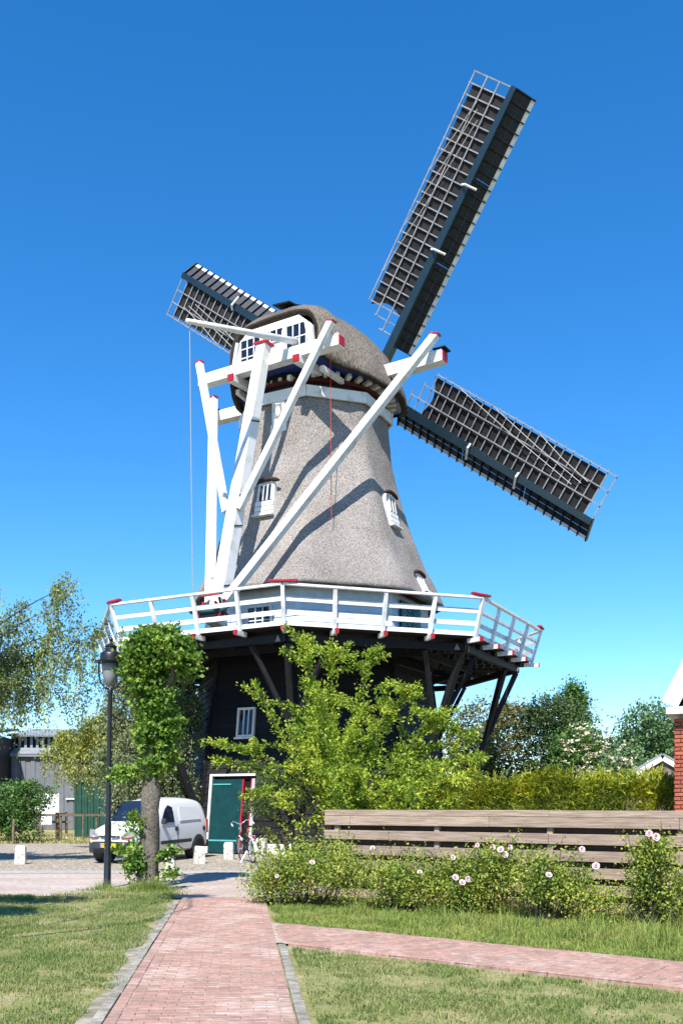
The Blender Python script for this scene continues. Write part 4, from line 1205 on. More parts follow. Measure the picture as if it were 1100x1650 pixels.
# ---- golden conifer hedge
G_HEDGE = leaf_mat('golden conifer sprays', [(0.0,(0.03,0.06,0.008)),(0.35,(0.10,0.14,0.012)),(0.7,(0.24,0.25,0.018)),(1.0,(0.40,0.33,0.025))], 1.0, 0.25)
hedge = empty('conifer_hedge', (4.6, 20.4, 0), R(-14), 'golden yellow green clipped conifer hedge behind the plank fence', 'hedge')
hx, hy, hzt = 3.4, 0.7, 2.15
hm = MB(); 
for i in range(14): hm.tube([(-hx+0.3+i*0.48, 0, -0.05), (-hx+0.3+i*0.48, 0, 1.9)], [0.05,0.015], 6)
hm.build('stems', BARKD, hedge)
n = 46000
u = RNG.uniform(-1,1,n)*hx; a = RNG.uniform(-0.15, math.pi+0.15, n); rr = RNG.uniform(0.55,1.0,n)**0.5
py = -np.cos(a)*hy*rr; pz = 1.0 + np.sin(a)*0.0
v = RNG.uniform(0,1,n)
topm = RNG.uniform(0,1,n) < 0.4
y = np.where(topm, RNG.uniform(-hy,hy,n), -hy*rr*np.where(RNG.uniform(0,1,n) < 0.85, 1, -1))
z = np.where(topm, hzt*RNG.uniform(0.85,1.0,n), v*hzt*0.98)
bumpn = np.array([0.28*noise.noise(Vector((p*0.9, q*0.9, r*0.9))) + 0.14*noise.noise(Vector((p*3, q*3, r*3))) for p, q, r in zip(u, y, z)])
pp = np.stack([u, y*(1+bumpn*0.7), z + np.where(topm, bumpn*1.1, bumpn*0.3)], 1)
dd = np.stack([RNG.normal(size=n)*0.5, np.sign(y)*0.9, np.full(n, 0.75)], 1)
link('sprays', leaf_mesh('sprays', pp, 0.15, G_HEDGE, 0.20, 0.3, 0.0, dd, 0.9, 0.05), hedge)
# feathery leaders sticking out of the top
q = []; qd = []
for k in range(170):
    b = np.array((RNG.uniform(-hx,hx), RNG.uniform(-hy,hy)*0.8, hzt-0.1)); L = RNG.uniform(0.12,0.42); d = nrm((RNG.normal()*0.25, RNG.normal()*0.25, 1))
    t_ = RNG.uniform(0,1,22)[:,None]
    q.append(b + d*L*t_ + RNG.normal(size=(22,3))*0.035*(1.1-t_)); qd.append(np.tile(d,(22,1)) + RNG.normal(size=(22,3))*0.4)
link('leaders', leaf_mesh('leaders', np.concatenate(q), 0.10, G_HEDGE, 0.2, 0.2, 0, np.concatenate(qd), 0.6, 0.05), hedge)

# ---- background trees
def bg_tree(name, loc, label, cat, blobs, n, per, sig, leaf, size, trunk=None, group=None, aspect=0.6, flowers=None, k=1.0):
    blobs = [tuple(v*k for v in b[:6])+tuple(b[6:]) for b in blobs]; sig *= k; size *= 1+(k-1)*0.5; n = int(n*(1+(k-1)*1.4))
    root = empty(name, loc, 0, label, cat, group)
    m = MB(); zt = max(b[2] for b in blobs)
    m.tube([(0,0,-0.1),(0.05,0,zt*0.5),(0,0,zt*0.9)], [0.16,0.12,0.05], 8)
    p, cc = clumps(blobs, n, per, sig, 0.40)
    limb_tubes(m, (0.03,0,zt*0.35), cc[RNG.permutation(len(cc))[:18]], 0.05, 0.015, 5)
    m.build('trunk', BARKD, root, smooth=True)
    link('crown', leaf_mesh('crown', p[p[:,2] > 0.05], size, leaf, aspect, 0.4, 0.15), root)
    if flowers is not None:
        fm, fb, fn = flowers; fb = [tuple(v*k for v in b[:6])+tuple(b[6:]) for b in fb]; fn = int(fn*k*k)
        f, _ = clumps(fb, fn, 10, 0.09, 0.3, 0.35)
        link('blossom', leaf_mesh('blossom', f, 0.13, fm, 0.9, 1.5), root)
    return root
G_DARK = leaf_mat('dark hedge leaves', [(0.0,(0.012,0.028,0.008)),(0.5,(0.035,0.06,0.016)),(1.0,(0.085,0.115,0.03))], 0.8, 0.2)
G_IVY = leaf_mat('ivy leaves', [(0.0,(0.022,0.06,0.012)),(0.5,(0.06,0.125,0.024)),(1.0,(0.12,0.20,0.045))], 0.8, 0.25)
G_BRON = leaf_mat('bronze leaves', [(0.0,(0.045,0.055,0.015)),(0.5,(0.10,0.105,0.03)),(1.0,(0.17,0.145,0.055))], 0.8, 0.25)
G_POP = leaf_mat('far grey green leaves', [(0.0,(0.03,0.075,0.028)),(0.5,(0.075,0.14,0.05)),(1.0,(0.14,0.21,0.085))], 0.6, 0.25)
BLOSSOM = mat('cream elder blossom', (0.72,0.68,0.50), (0.55,0.5,0.33), 8, 0.8)
bg_tree('bronze_tree', (8.3, 54.0, 0), 'bronze tinged dark bush tree behind the gallery struts', 'tree', [(0,0,3.6,1.9,1.5,1.7,1),(-0.8,0,3.2,1.3,1.2,1.5,.6),(0.9,0,4.4,1.1,1,.9,.4),(0,0,1.6,1.8,1.4,1.5,.7)], 420, 22, 0.20, G_BRON, 0.15, k=1.42)
bg_tree('evergreen_tree', (11.7, 53.0, 0), 'broad dark green evergreen tree beside the bronze tree', 'tree', [(0,0,3.4,1.5,1.3,2.0,1),(0.1,0,1.7,1.8,1.4,1.6,.8),(-0.4,0,4.6,.8,.7,.7,.3)], 420, 22, 0.19, G_DARK, 0.14, k=1.42)
bg_tree('ivy_tree', (14.3, 59.0, 0), 'pointed ivy green tree rising above the cream blossom', 'tree', [(0,0,4.0,1.1,1,1.7,1),(-0.1,0,5.3,.55,.5,.9,.6),(-0.1,0,6.0,.3,.3,.4,.2),(0.4,0,2.2,1.7,1.3,1.8,1),(1.1,0,2.6,.9,.9,1.3,.4)], 420, 22, 0.19, G_IVY, 0.15, k=1.42)
bg_tree('elder_bush', (12.6, 51.0, 0), 'elder bush covered in cream blossom above the golden hedge', 'shrub', [(0,0,2.9,1.2,.9,1.2,1),(0.5,0,1.9,1.4,.9,1.3,1)], 300, 20, 0.17, G_IVY, 0.13, None, None, 0.6, (BLOSSOM, [(0.1,-.5,3.1,1.1,.5,1.1,1),(0.7,-.6,2.3,1.0,.4,.8,.7)], 95), k=1.42)
bg_tree('elder_bush', (13.0, 44.0, 0), 'second blossoming elder beneath the tall trees near the brick house', 'shrub', [(0,0,2.8,1.6,1.0,1.5,1),(0.8,0,2.0,1.8,1,1.6,1)], 300, 20, 0.19, G_POP, 0.15, None, None, 0.6, (BLOSSOM, [(0.0,-.6,3.2,1.3,.5,1.2,1),(-.9,-.6,2.5,.8,.4,.5,.5)], 80))
bg_tree('poplar_tree', (16.0, 50.0, 0), 'tall grey green poplar beyond the hedge near the brick house', 'tree', [(0,0,5.6,1.7,1.5,1.5,1),(-1.0,0,4.2,1.3,1.2,1.5,.7),(1.2,0,4.4,1.5,1.3,1.8,.8),(0.2,0,2.4,2.2,1.6,2.2,1)], 560, 22, 0.23, G_POP, 0.18)
bg_tree('poplar_tree', (18.6, 52.0, 0), 'paler rounded tree half hidden behind the brick house gable', 'tree', [(0,0,4.6,2.0,1.5,1.9,1),(0,0,2.3,2.2,1.6,2.0,1)], 420, 22, 0.23, G_IVY, 0.18)
for k, (x, y, h, lab) in enumerate(((6.5, 60, 4.6, 'low round tree on the horizon seen under the gallery'), (11.5, 64, 4.4, 'low grey green tree on the horizon behind the ivy tree'), (18.5, 70, 5.0, 'low tree line clump on the horizon by the thin mast'), (24, 75, 6.4, 'distant tree beyond the poplars'))):
    bg_tree('distant_tree', (x, y, 0), lab, 'tree', [(0,0,h*0.62,2.6,1.8,h*0.36,1),(1.5,0,h*0.5,1.8,1.5,h*0.3,.6),(-1.6,0,h*0.45,1.8,1.5,h*0.3,.6)], 300, 16, 0.3, G_POP, 0.24)
mast = MB().tube([(0,0,0),(0,0,6.0)], [0.05,0.03], 8).build('mast', mat('grey mast', (0.25,0.27,0.3), None, 5, 0.5)); mast.location = (15.1, 55, 0)
tag(mast, 'thin grey mast standing between the blossom trees', 'pole')

# ---- left side trees
G_BIRCH = leaf_mat('birch leaves', [(0.0,(0.055,0.09,0.03)),(0.45,(0.13,0.175,0.06)),(0.8,(0.26,0.29,0.11)),(1.0,(0.40,0.41,0.22))], 0.7, 0.35, 0.4)
def weeping(name, loc, label, trunk_h, limbs, strands, leaf, size, barkm, seed_r=0.05, dens=42, trunk_r=0.16):
    root = empty(name, loc, 0, label, 'tree')
    m = MB(); m.tube([(0,0,-0.1),(0.08,0,trunk_h*0.4),(0.0,0,trunk_h*0.75),(0.1,0,trunk_h)], [trunk_r*1.2,trunk_r,trunk_r*0.7,trunk_r*0.3], 10)
    pts = []; dirs = []
    tw = MB()
    for (z0, tip) in limbs:
        s = np.array((0,0,z0)); e = np.array(tip, float); mid = (s+e)/2 + np.array((RNG.normal()*0.35,RNG.normal()*0.35,0.75))
        Q = np.array([s*(1-f)**2 + 2*mid*f*(1-f) + e*f*f for f in np.linspace(0,1,12)])
        m.tube(list(Q[:6]), list(np.linspace(trunk_r*0.4, 0.035, 6)), 6); tw.tube(list(Q[5:]), list(np.linspace(0.026, 0.005, 7)), 5)
        for k in range(strands):
            b = Q[min(11, int(12*RNG.uniform(0.3,1.0)))] + RNG.normal(size=3)*0.12
            L = RNG.uniform(0.5, 1.7); dx = RNG.normal(size=2)*0.28
            up_ = RNG.uniform(0.0,0.25)
            T = np.array([b + np.array((dx[0]*f, dx[1]*f, up_*math.sin(f*2.2) - L*f*f)) for f in np.linspace(0,1,7)])
            if k % 2 == 0: tw.tube(list(T), list(np.linspace(0.008,0.003,7)), 3, cap=False)
            n = int(L*dens); f = RNG.uniform(0.08,1,n)*6; i = np.minimum(f.astype(int),5); fr = (f-i)[:,None]
            pts.append(T[i]*(1-fr)+T[i+1]*fr + RNG.normal(size=(n,3))*seed_r)
            dd_ = T[i+1]-T[i]; dirs.append(dd_/(np.linalg.norm(dd_,axis=1)[:,None]+1e-9))
    m.build('trunk', barkm, root, smooth=True); tag(tw.build('twigs', BARKD, root), kind='stuff')
    P_ = np.concatenate(pts); D_ = np.concatenate(dirs)
    link('crown', leaf_mesh('crown', P_[P_[:,2] > 0.05], size, leaf, 0.6, 0.2, 0.3, D_, 1.5), root)
    return root
lim = []
for k in range(26):
    a = RNG.uniform(0, 2*math.pi); r_ = RNG.uniform(1.2, 3.9); z = RNG.uniform(4.6, 7.4) - 0.25*max(0, r_-2.2)
    lim.append((z*0.72, (r_*math.cos(a), r_*math.sin(a)*0.8, z)))
lim += [(4.5,(4.5,-0.2,6.3)),(4.2,(4.9,0.1,6.1)),(4.8,(3.6,0,7.3)),(4.4,(3.2,-.4,6.6)),(4.0,(4.0,0.2,5.4)),(3.6,(3.6,-.3,5.0)),(4.0,(3.0,.3,5.6)),(3.5,(4.1,0.4,4.6))]
weeping('birch_tree', (-11.0, 25.5, 0), 'weeping birch with white trunk and pale drooping leaves', 7.4, lim, 30, G_BIRCH, 0.080, BARKW, 0.07, 62)
G_GREY = leaf_mat('grey willow leaves', [(0.0,(0.045,0.07,0.03)),(0.45,(0.11,0.14,0.065)),(0.8,(0.21,0.24,0.11)),(1.0,(0.29,0.29,0.10))], 0.9, 0.3, 0.45)
lim = []
for k in range(34):
    a = RNG.uniform(0, 2*math.pi); r_ = RNG.uniform(0.4, 2.2); z = RNG.uniform(2.2, 6.0) - 0.3*max(0, r_-1.0)
    lim.append((z*0.7, (r_*math.cos(a), r_*math.sin(a)*0.7, z)))
weeping('weeping_tree', (-6.6, 33.0, 0), 'grey green weeping tree standing behind the white van', 5.4, lim, 36, G_GREY, 0.09, BARKD, 0.08, 60, 0.2)
lim = [(3.4,(-2.0,0,4.0)),(3.2,(-1.3,0.2,4.3)),(3.0,(0.6,0,4.2)),(3.4,(-1.0,-.3,4.6)),(2.8,(-2.3,0,3.4)),(3.1,(0,-.3,4.5)),(2.9,(-1.6,-.2,3.6)),(2.6,(0.4,-.4,3.5))]
G_YELL = leaf_mat('yellow willow leaves', [(0.0,(0.08,0.11,0.02)),(0.5,(0.20,0.22,0.04)),(1.0,(0.36,0.34,0.07))], 1.2, 0.35)
weeping('yellow_willow', (-8.1, 34.5, 0), 'small yellow leaved weeping willow left of the grey weeping tree', 4.3, lim, 34, G_YELL, 0.095, BARKD, 0.09, 55, 0.14)
bg_tree('round_shrub', (-13.9, 40.5, 0), 'large rounded green shrub in front of the brown barn', 'shrub', [(0,0,1.5,1.3,1.1,1.1,1),(0.9,0,1.9,.8,.8,.7,.5),(-1.0,0,1.2,1.1,1,1,.6),(0.2,-.2,.7,1.4,1,.7,.5)], 330, 24, 0.15, G_IVY, 0.12)
bg_tree('barn_shrub', (-13.2, 52.0, 0), 'slender ivy clad stump shrub beside the green container', 'shrub', [(0,0,2.9,.75,.6,.8,1),(0,0,1.9,.55,.5,.9,.7)], 150, 22, 0.15, G_IVY, 0.14)
bg_tree('pot_bush', (-9.0, 39.4, 0), 'grey leafed bush on a dark stump by the blue crate', 'shrub', [(0,0,1.6,.7,.6,.8,1),(-.2,0,2.3,.5,.5,.5,.5)], 130, 22, 0.13, G_GREY, 0.11)
# off to the left, outside the picture: the tree whose shade falls on the lawn
bg_tree('maple_tree', (-7.4, 7.0, 0), 'broad leafy maple on the lawn left of the brick path', 'tree', [(1.0,2.2,6.6,0.9,0.5,0.5,1),(0.6,3.6,7.1,1.3,.4,.4,.8),(-1,0.5,6.2,1.6,1.2,.9,1),(3.2,2.4,9.3,.35,.3,.25,.2)], 520, 16, 0.14, G_LIME, 0.12)

# ------------------------------------------------------------------ street lamp
lamp = empty('street_lamp', (-4.50, 18.5, 0), 0, 'black old style street lamp with domed hood and glass bowl', 'street lamp')
lamp.rotation_euler = (0, R(0.9), 0)
MB().lathe([(0.085,-0.05),(0.085,0.05),(0.07,0.08),(0.062,1.2),(0.062,1.24),(0.05,1.30),(0.042,3.70),(0.05,3.74),(0.05,3.80),(0.03,3.84)], 20).build('pole', IRON, lamp, angle=35)
for s in (-1, 1):      # lyre arms round the bowl
    pts = [(0,0,3.80),(s*0.10,0,3.84),(s*0.19,0,3.95),(s*0.225,0,4.12),(s*0.225,0,4.33)]
    MB().tube(pts, 0.017, 8).build('arm', IRON, lamp, smooth=True)
MB().lathe([(0.035,3.88),(0.09,3.93),(0.14,4.05),(0.165,4.20),(0.17,4.34)], 24).build('bowl', FROST, lamp, smooth=True)
hood = MB().lathe([(0.17,4.30),(0.29,4.32),(0.30,4.345),(0.20,4.375),(0.20,4.48),(0.185,4.51),(0.11,4.56),(0.105,4.62),(0.12,4.63),(0.08,4.67),(0.03,4.69),(0.025,4.74)], 28).build('hood', IRON, lamp, angle=30)
MB().lathe([(0.02,4.72),(0.04,4.76),(0.04,4.78),(0.015,4.82),(0.002,4.83)], 14).build('finial', IRON, hood, smooth=True)

# ------------------------------------------------------------------ stone bollards
def bollard(x, y, h, w, rz, label):
    m = MB(); n = 10
    secs = [(1.0,-0.03),(1.0,0.0),(0.97,h*0.4),(0.93,h*0.8),(0.88,h*0.94),(0.70,h)]
    P_ = []
    for k, z in secs:
        row = []
        for sx, sy in ((-1,-1),(-.5,-1),(0.5,-1),(1,-1),(1,-.5),(1,.5),(1,1),(.5,1),(-.5,1),(-1,1),(-1,.5),(-1,-.5)):
            c = 0.90 if abs(sx) == 1 and abs(sy) == 1 else 1.0
            j = 1 + 0.10*noise.noise(Vector((x*3+sx*1.7, y+sy*1.7, z*6)))
            row.append((sx*w/2*k*c*j, sy*w/2*k*c*j, z + (0.02*noise.noise(Vector((x+sx, y+sy, 7))) if z > 0.1 else 0)))
        P_.append(row)
    vs = [v for r in P_ for v in r]; L_ = 12
    fs = [(i*L_+k, i*L_+(k+1)%L_, (i+1)*L_+(k+1)%L_, (i+1)*L_+k) for i in range(len(secs)-1) for k in range(L_)]
    fs.append(tuple((len(secs)-1)*L_+k for k in range(L_)))
    o = m.add(vs, fs).build('stone_bollard', CONC, None, bevel=0.01); o.location = (x, y, -0.015); o.rotation_euler = (R(random.uniform(-2,2)), R(random.uniform(-2,2)), rz)
    tag(o, label, 'bollard', 'white stone bollards round the yard')
bollard(-8.70, 26.1, 0.50, 0.30, 0.2, 'white stone bollard standing alone on the cobbles far from the van')
bollard(-3.88, 26.3, 0.47, 0.31, 0.3, 'square white stone bollard at the rear wheel of the van')
bollard(-4.32, 24.3, 0.48, 0.26, 0.1, 'stone bollard half hidden by the lime shoots')
bollard(-3.30, 28.3, 0.50, 0.30, 0.0, 'greyish stone bollard left of the bicycle')
bollard(-2.46, 29.6, 0.58, 0.34, -0.2, 'taller white stone bollard right of the open doorway')

# ------------------------------------------------------------------ white van
VANP = mat('white van paint', (0.70,0.71,0.72), (0.69,0.70,0.71), 2, 0.22, spec=0.5, coat=0.5)
VPLAS = mat('dark grey bumper plastic', (0.035,0.037,0.042), None, 5, 0.55)
TYRE = mat('tyre rubber', (0.012,0.012,0.012), None, 8, 0.85)
RIM = mat('wheel trim', (0.42,0.43,0.45), None, 6, 0.35, metal=0.6)
VGLASS = mat('van glass', (0.012,0.02,0.04), (0.01,0.016,0.032), 2, 0.05, spec=0.8)
LENS = mat('headlamp lens', (0.34,0.36,0.38), (0.16,0.17,0.19), 12, 0.1, spec=0.7)
LENSR = mat('red lamp lens', (0.42,0.05,0.02), None, 12, 0.2)
PLATE = mat('yellow number plate', (0.80,0.46,0.01), None, 4, 0.4)
PBLUE = mat('plate blue', (0.01,0.08,0.45), None, 4, 0.4)
INK = mat('plate ink', (0.01,0.01,0.01), None, 4, 0.5)
def van():
    th = math.atan2(-0.93, -0.36)
    root = empty('delivery_van', (-5.56, 27.95, 0), th, 'white delivery van with dark bumpers parked in front of the mill', 'van')
    st = [ # x, z bottom, z top, half width, belt z, roof half width
     (1.98,0.36,0.66,0.56,0.60,0.50),(1.93,0.30,0.76,0.68,0.68,0.60),(1.80,0.26,0.87,0.77,0.78,0.68),(1.50,0.24,0.97,0.82,0.86,0.72),(1.15,0.24,1.07,0.83,0.92,0.74),
     (1.00,0.24,1.13,0.83,0.97,0.74),(0.70,0.24,1.42,0.83,1.02,0.68),(0.40,0.24,1.68,0.83,1.03,0.63),(0.22,0.24,1.755,0.83,1.03,0.62),(-0.20,0.24,1.81,0.83,1.03,0.63),(-0.90,0.24,1.83,0.83,1.03,0.64),(-1.50,0.24,1.80,0.83,1.03,0.64),(-1.80,0.26,1.75,0.82,1.03,0.63),(-1.95,0.30,1.64,0.80,1.03,0.62),(-2.0,0.36,1.45,0.76,1.0,0.60)]
    rows = []
    for x, zb, zt, hw, bz, hr in st:
        half = [(0,zb),(hw*0.9,zb),(hw*0.985,zb+0.10),(hw,zb+0.25 if zb+0.25 < bz else (zb+bz)/2),(hw,bz),(hr+(hw-hr)*0.42,bz+(zt-bz)*0.55),(hr,bz+(zt-bz)*0.86),(hr-0.12,zt-0.02),(0,zt)]
        full = [(x, y, z) for y, z in half] + [(x, -y, z) for y, z in reversed(half[1:-1])]
        rows.append(full)
    me = grid_mesh('body', rows, VANP, True, True)
    import bmesh
    b = bmesh.new(); b.from_mesh(me); b.verts.ensure_lookup_table(); nP = len(rows[0])
    b.faces.new([b.verts[i] for i in range(nP)]); b.faces.new([b.verts[(len(rows)-1)*nP+i] for i in range(nP)])
    bmesh.ops.recalc_face_normals(b, faces=b.faces); b.to_mesh(me); b.free()
    me.polygons.foreach_set('use_smooth', [True]*len(me.polygons))
    body = link('body', me, root); sb = body.modifiers.new('smooth', 'SUBSURF'); sb.levels = 2; sb.render_levels = 2
    def ysurf(z): return 0.832 if z <= 1.03 else float(np.interp(z, [1.03,1.47,1.72], [0.828,0.742,0.64]))
    def panel(name, poly, matl, parent, side, out=0.012, thick=0.012):
        a = [(x, side*(ysurf(z)+out), z) for x, z in poly]
        return MB().prism(a, (0, side*thick, 0)).build(name, matl, parent, bevel=0.004)
    for s in (-1, 1):
        panel('side_window', [(0.74,1.07),(0.02,1.09),(0.0,1.52),(0.20,1.58),(0.42,1.46)], VGLASS, root, s, 0.008)
        pn = panel('side_panel', [(-0.30,1.12),(-1.52,1.16),(-1.48,1.52),(-0.38,1.54)], VANP, root, s, 0.004, 0.008)
        panel('side_trim', [(0.75,0.47),(-0.92,0.50),(-0.95,0.60),(0.75,0.57)], VPLAS, root, s, 0.002, 0.022)
        dh = MB().lathe([(0.07,0),(0.07,0.012),(0.045,0.016)], 16, (-0.08,s*0.835,0.90),(0,s,0)).build('door_handle', VPLAS, root)
        MB().lathe([(0.075,0),(0.075,0.012),(0.06,0.014)], 16, (-1.70,s*0.828,0.88),(0,s,0)).build('fuel_cap', VPLAS, root)
        # panel gaps
        for xg in (-0.18, 0.86):
            MB().box((xg, s*0.834, 0.66), (0.012, 0.012, 0.72)).build('door_gap', VPLAS, root)
        MB().box((0.68, s*0.90, 1.12), (0.10,0.14,0.16)).build('wing_mirror', VPLAS, root, bevel=0.03)
        for xw in (1.22, -1.38):
            MB().lathe([(0.375,-0.30),(0.375,0.0),(0.35,0.014),(0.30,0.014)], 28, (xw, s*0.832, 0.34), (0,s,0)).build('wheel_arch', VPLAS, root)
            wh = MB().lathe([(0.20,-0.10),(0.285,-0.095),(0.31,-0.06),(0.31,0.06),(0.285,0.095),(0.20,0.10)], 28, (xw, s*0.765, 0.30), (0,s,0)).build('wheel', TYRE, root, angle=40)
            MB().lathe([(0.20,0.07),(0.19,0.095),(0.10,0.088),(0.05,0.105),(0.01,0.11)], 20, (xw, s*0.765, 0.30), (0,s,0)).build('rim', RIM, wh, angle=30)
        hl = MB()
        q = np.array([(1.985,0.34,0.73),(1.955,0.50,0.86),(1.86,0.66,0.93),(1.80,0.735,0.92),(1.80,0.755,0.80),(1.87,0.70,0.72),(1.95,0.55,0.68)])
        q[:,1] *= s
        hd = MB().prism([tuple(v + np.array((0.02,0.02*s,0.0))) for v in q], (-0.06,-0.05*s,-0.01)).build('headlight', LENS, root, bevel=0.012)
        q2 = [(1.99,0.35*s,0.70),(1.965,0.54*s,0.66),(1.88,0.72*s,0.70),(1.90,0.71*s,0.73),(1.97,0.54*s,0.695),(1.995,0.36*s,0.72)]
        MB().prism([tuple(np.array(v)+np.array((0.035,0.02*s,0))) for v in q2], (-0.05,-0.03*s,0)).build('indicator', LENSR, hd)
        MB().prism([(1.99,0.06*s,0.70),(1.975,0.32*s,0.70),(1.975,0.31*s,0.755),(1.99,0.06*s,0.755)], (0.04,0,0)).build('grille_slot', VPLAS, root)
        MB().box((-1.97, s*0.76, 0.95), (0.10,0.08,0.42)).build('tail_light', LENSR, root, bevel=0.01)
    # windscreen, back windows
    ws = [(1.00,0.66,1.115),(0.42,0.58,1.665),(0.40,0.0,1.69),(0.42,-0.58,1.665),(1.00,-0.66,1.115),(1.06,0.0,1.115)]
    nrmw = nrm((0.56,0,0.62))
    MB().prism([tuple(np.array(v)+nrmw*0.012) for v in ws], tuple(nrmw*0.02)).build('windscreen', VGLASS, root, bevel=0.006)
    for s in (-1,1):
        MB().beam(np.array((0.98, s*0.1, 1.14))+nrmw*0.04, np.array((0.86, s*0.1-0.5, 1.24))+nrmw*0.04, 0.02, 0.015).build('wiper', VPLAS, root)
        MB().box((-2.02, s*0.33, 1.30), (0.03,0.5,0.42)).build('rear_window', VGLASS, root, bevel=0.02)
    # bumpers
    out_ = [(1.62,0.845),(1.80,0.80),(1.93,0.69),(2.03,0.45),(2.06,0.0)]
    out_ = out_ + [(x,-y) for x,y in reversed(out_[:-1])]
    inn = [(x-0.12, y*0.88) for x, y in out_]
    bmp = MB(); n_ = len(out_)
    for zz in (0.0,):
        vs = [(x,y,0.28) for x,y in out_] + [(x+0.01,y,0.42) for x,y in out_] + [(x-0.015,y*0.99,0.585) for x,y in out_] + [(x,y,0.60) for x,y in inn] + [(x,y,0.26) for x,y in inn]
        fs = []
        for r in range(5):
            for k in range(n_-1):
                fs.append((r*n_+k, r*n_+k+1, ((r+1)%5)*n_+k+1, ((r+1)%5)*n_+k))
        for k in (0, n_-1): fs.append(tuple(r*n_+k for r in range(5)))
        bmp.add(vs, fs)
    fb = bmp.build('front_bumper', VPLAS, root, smooth=False, bevel=0.012)
    MB().box((2.065,0,0.355),(0.03,0.95,0.10)).build('air_intake', TARB, fb, bevel=0.01)
    MB().box((-2.02,0,0.42),(0.14,1.56,0.22)).build('rear_bumper', VPLAS, root, bevel=0.03)
    pl = MB().box((2.085,0.0,0.485),(0.014,0.52,0.115)).build('number_plate', PLATE, root, bevel=0.003)
    MB().box((2.0935,-0.235,0.485),(0.004,0.045,0.11)).build('plate_band', PBLUE, pl)
    fc = bpy.data.curves.new('plate_text', 'FONT'); fc.body = '77-BS'; fc.size = 0.115; fc.align_x = 'LEFT'; fc.extrude = 0.001
    tmp = bpy.data.objects.new('plate_text_tmp', fc); C.objects.link(tmp)
    dg = bpy.context.evaluated_depsgraph_get(); tme = bpy.data.meshes.new_from_object(tmp.evaluated_get(dg))
    bpy.data.objects.remove(tmp); tme.materials.clear(); tme.materials.append(INK)
    to = link('plate_text', tme, pl); to.matrix_local = Matrix.Translation((2.0945,-0.195,0.445)) @ Matrix.Rotation(R(90),4,'Z') @ Matrix.Rotation(R(90),4,'X')
    d = MB(); z0 = 0.76
    for sc, hh in ((1.0, 0.012), (0.55, 0.016)):
        pass
    for a, c in (((0,0.055),(0.038,0)),((0.038,0),(0,-0.055)),((0,-0.055),(-0.038,0)),((-0.038,0),(0,0.055))):
        d.beam((2.005,a[0],z0+a[1]),(2.005,c[0],z0+c[1]),0.02,0.016, up=(1,0,0))
    d.build('emblem', RIM, root)
    return root
van()

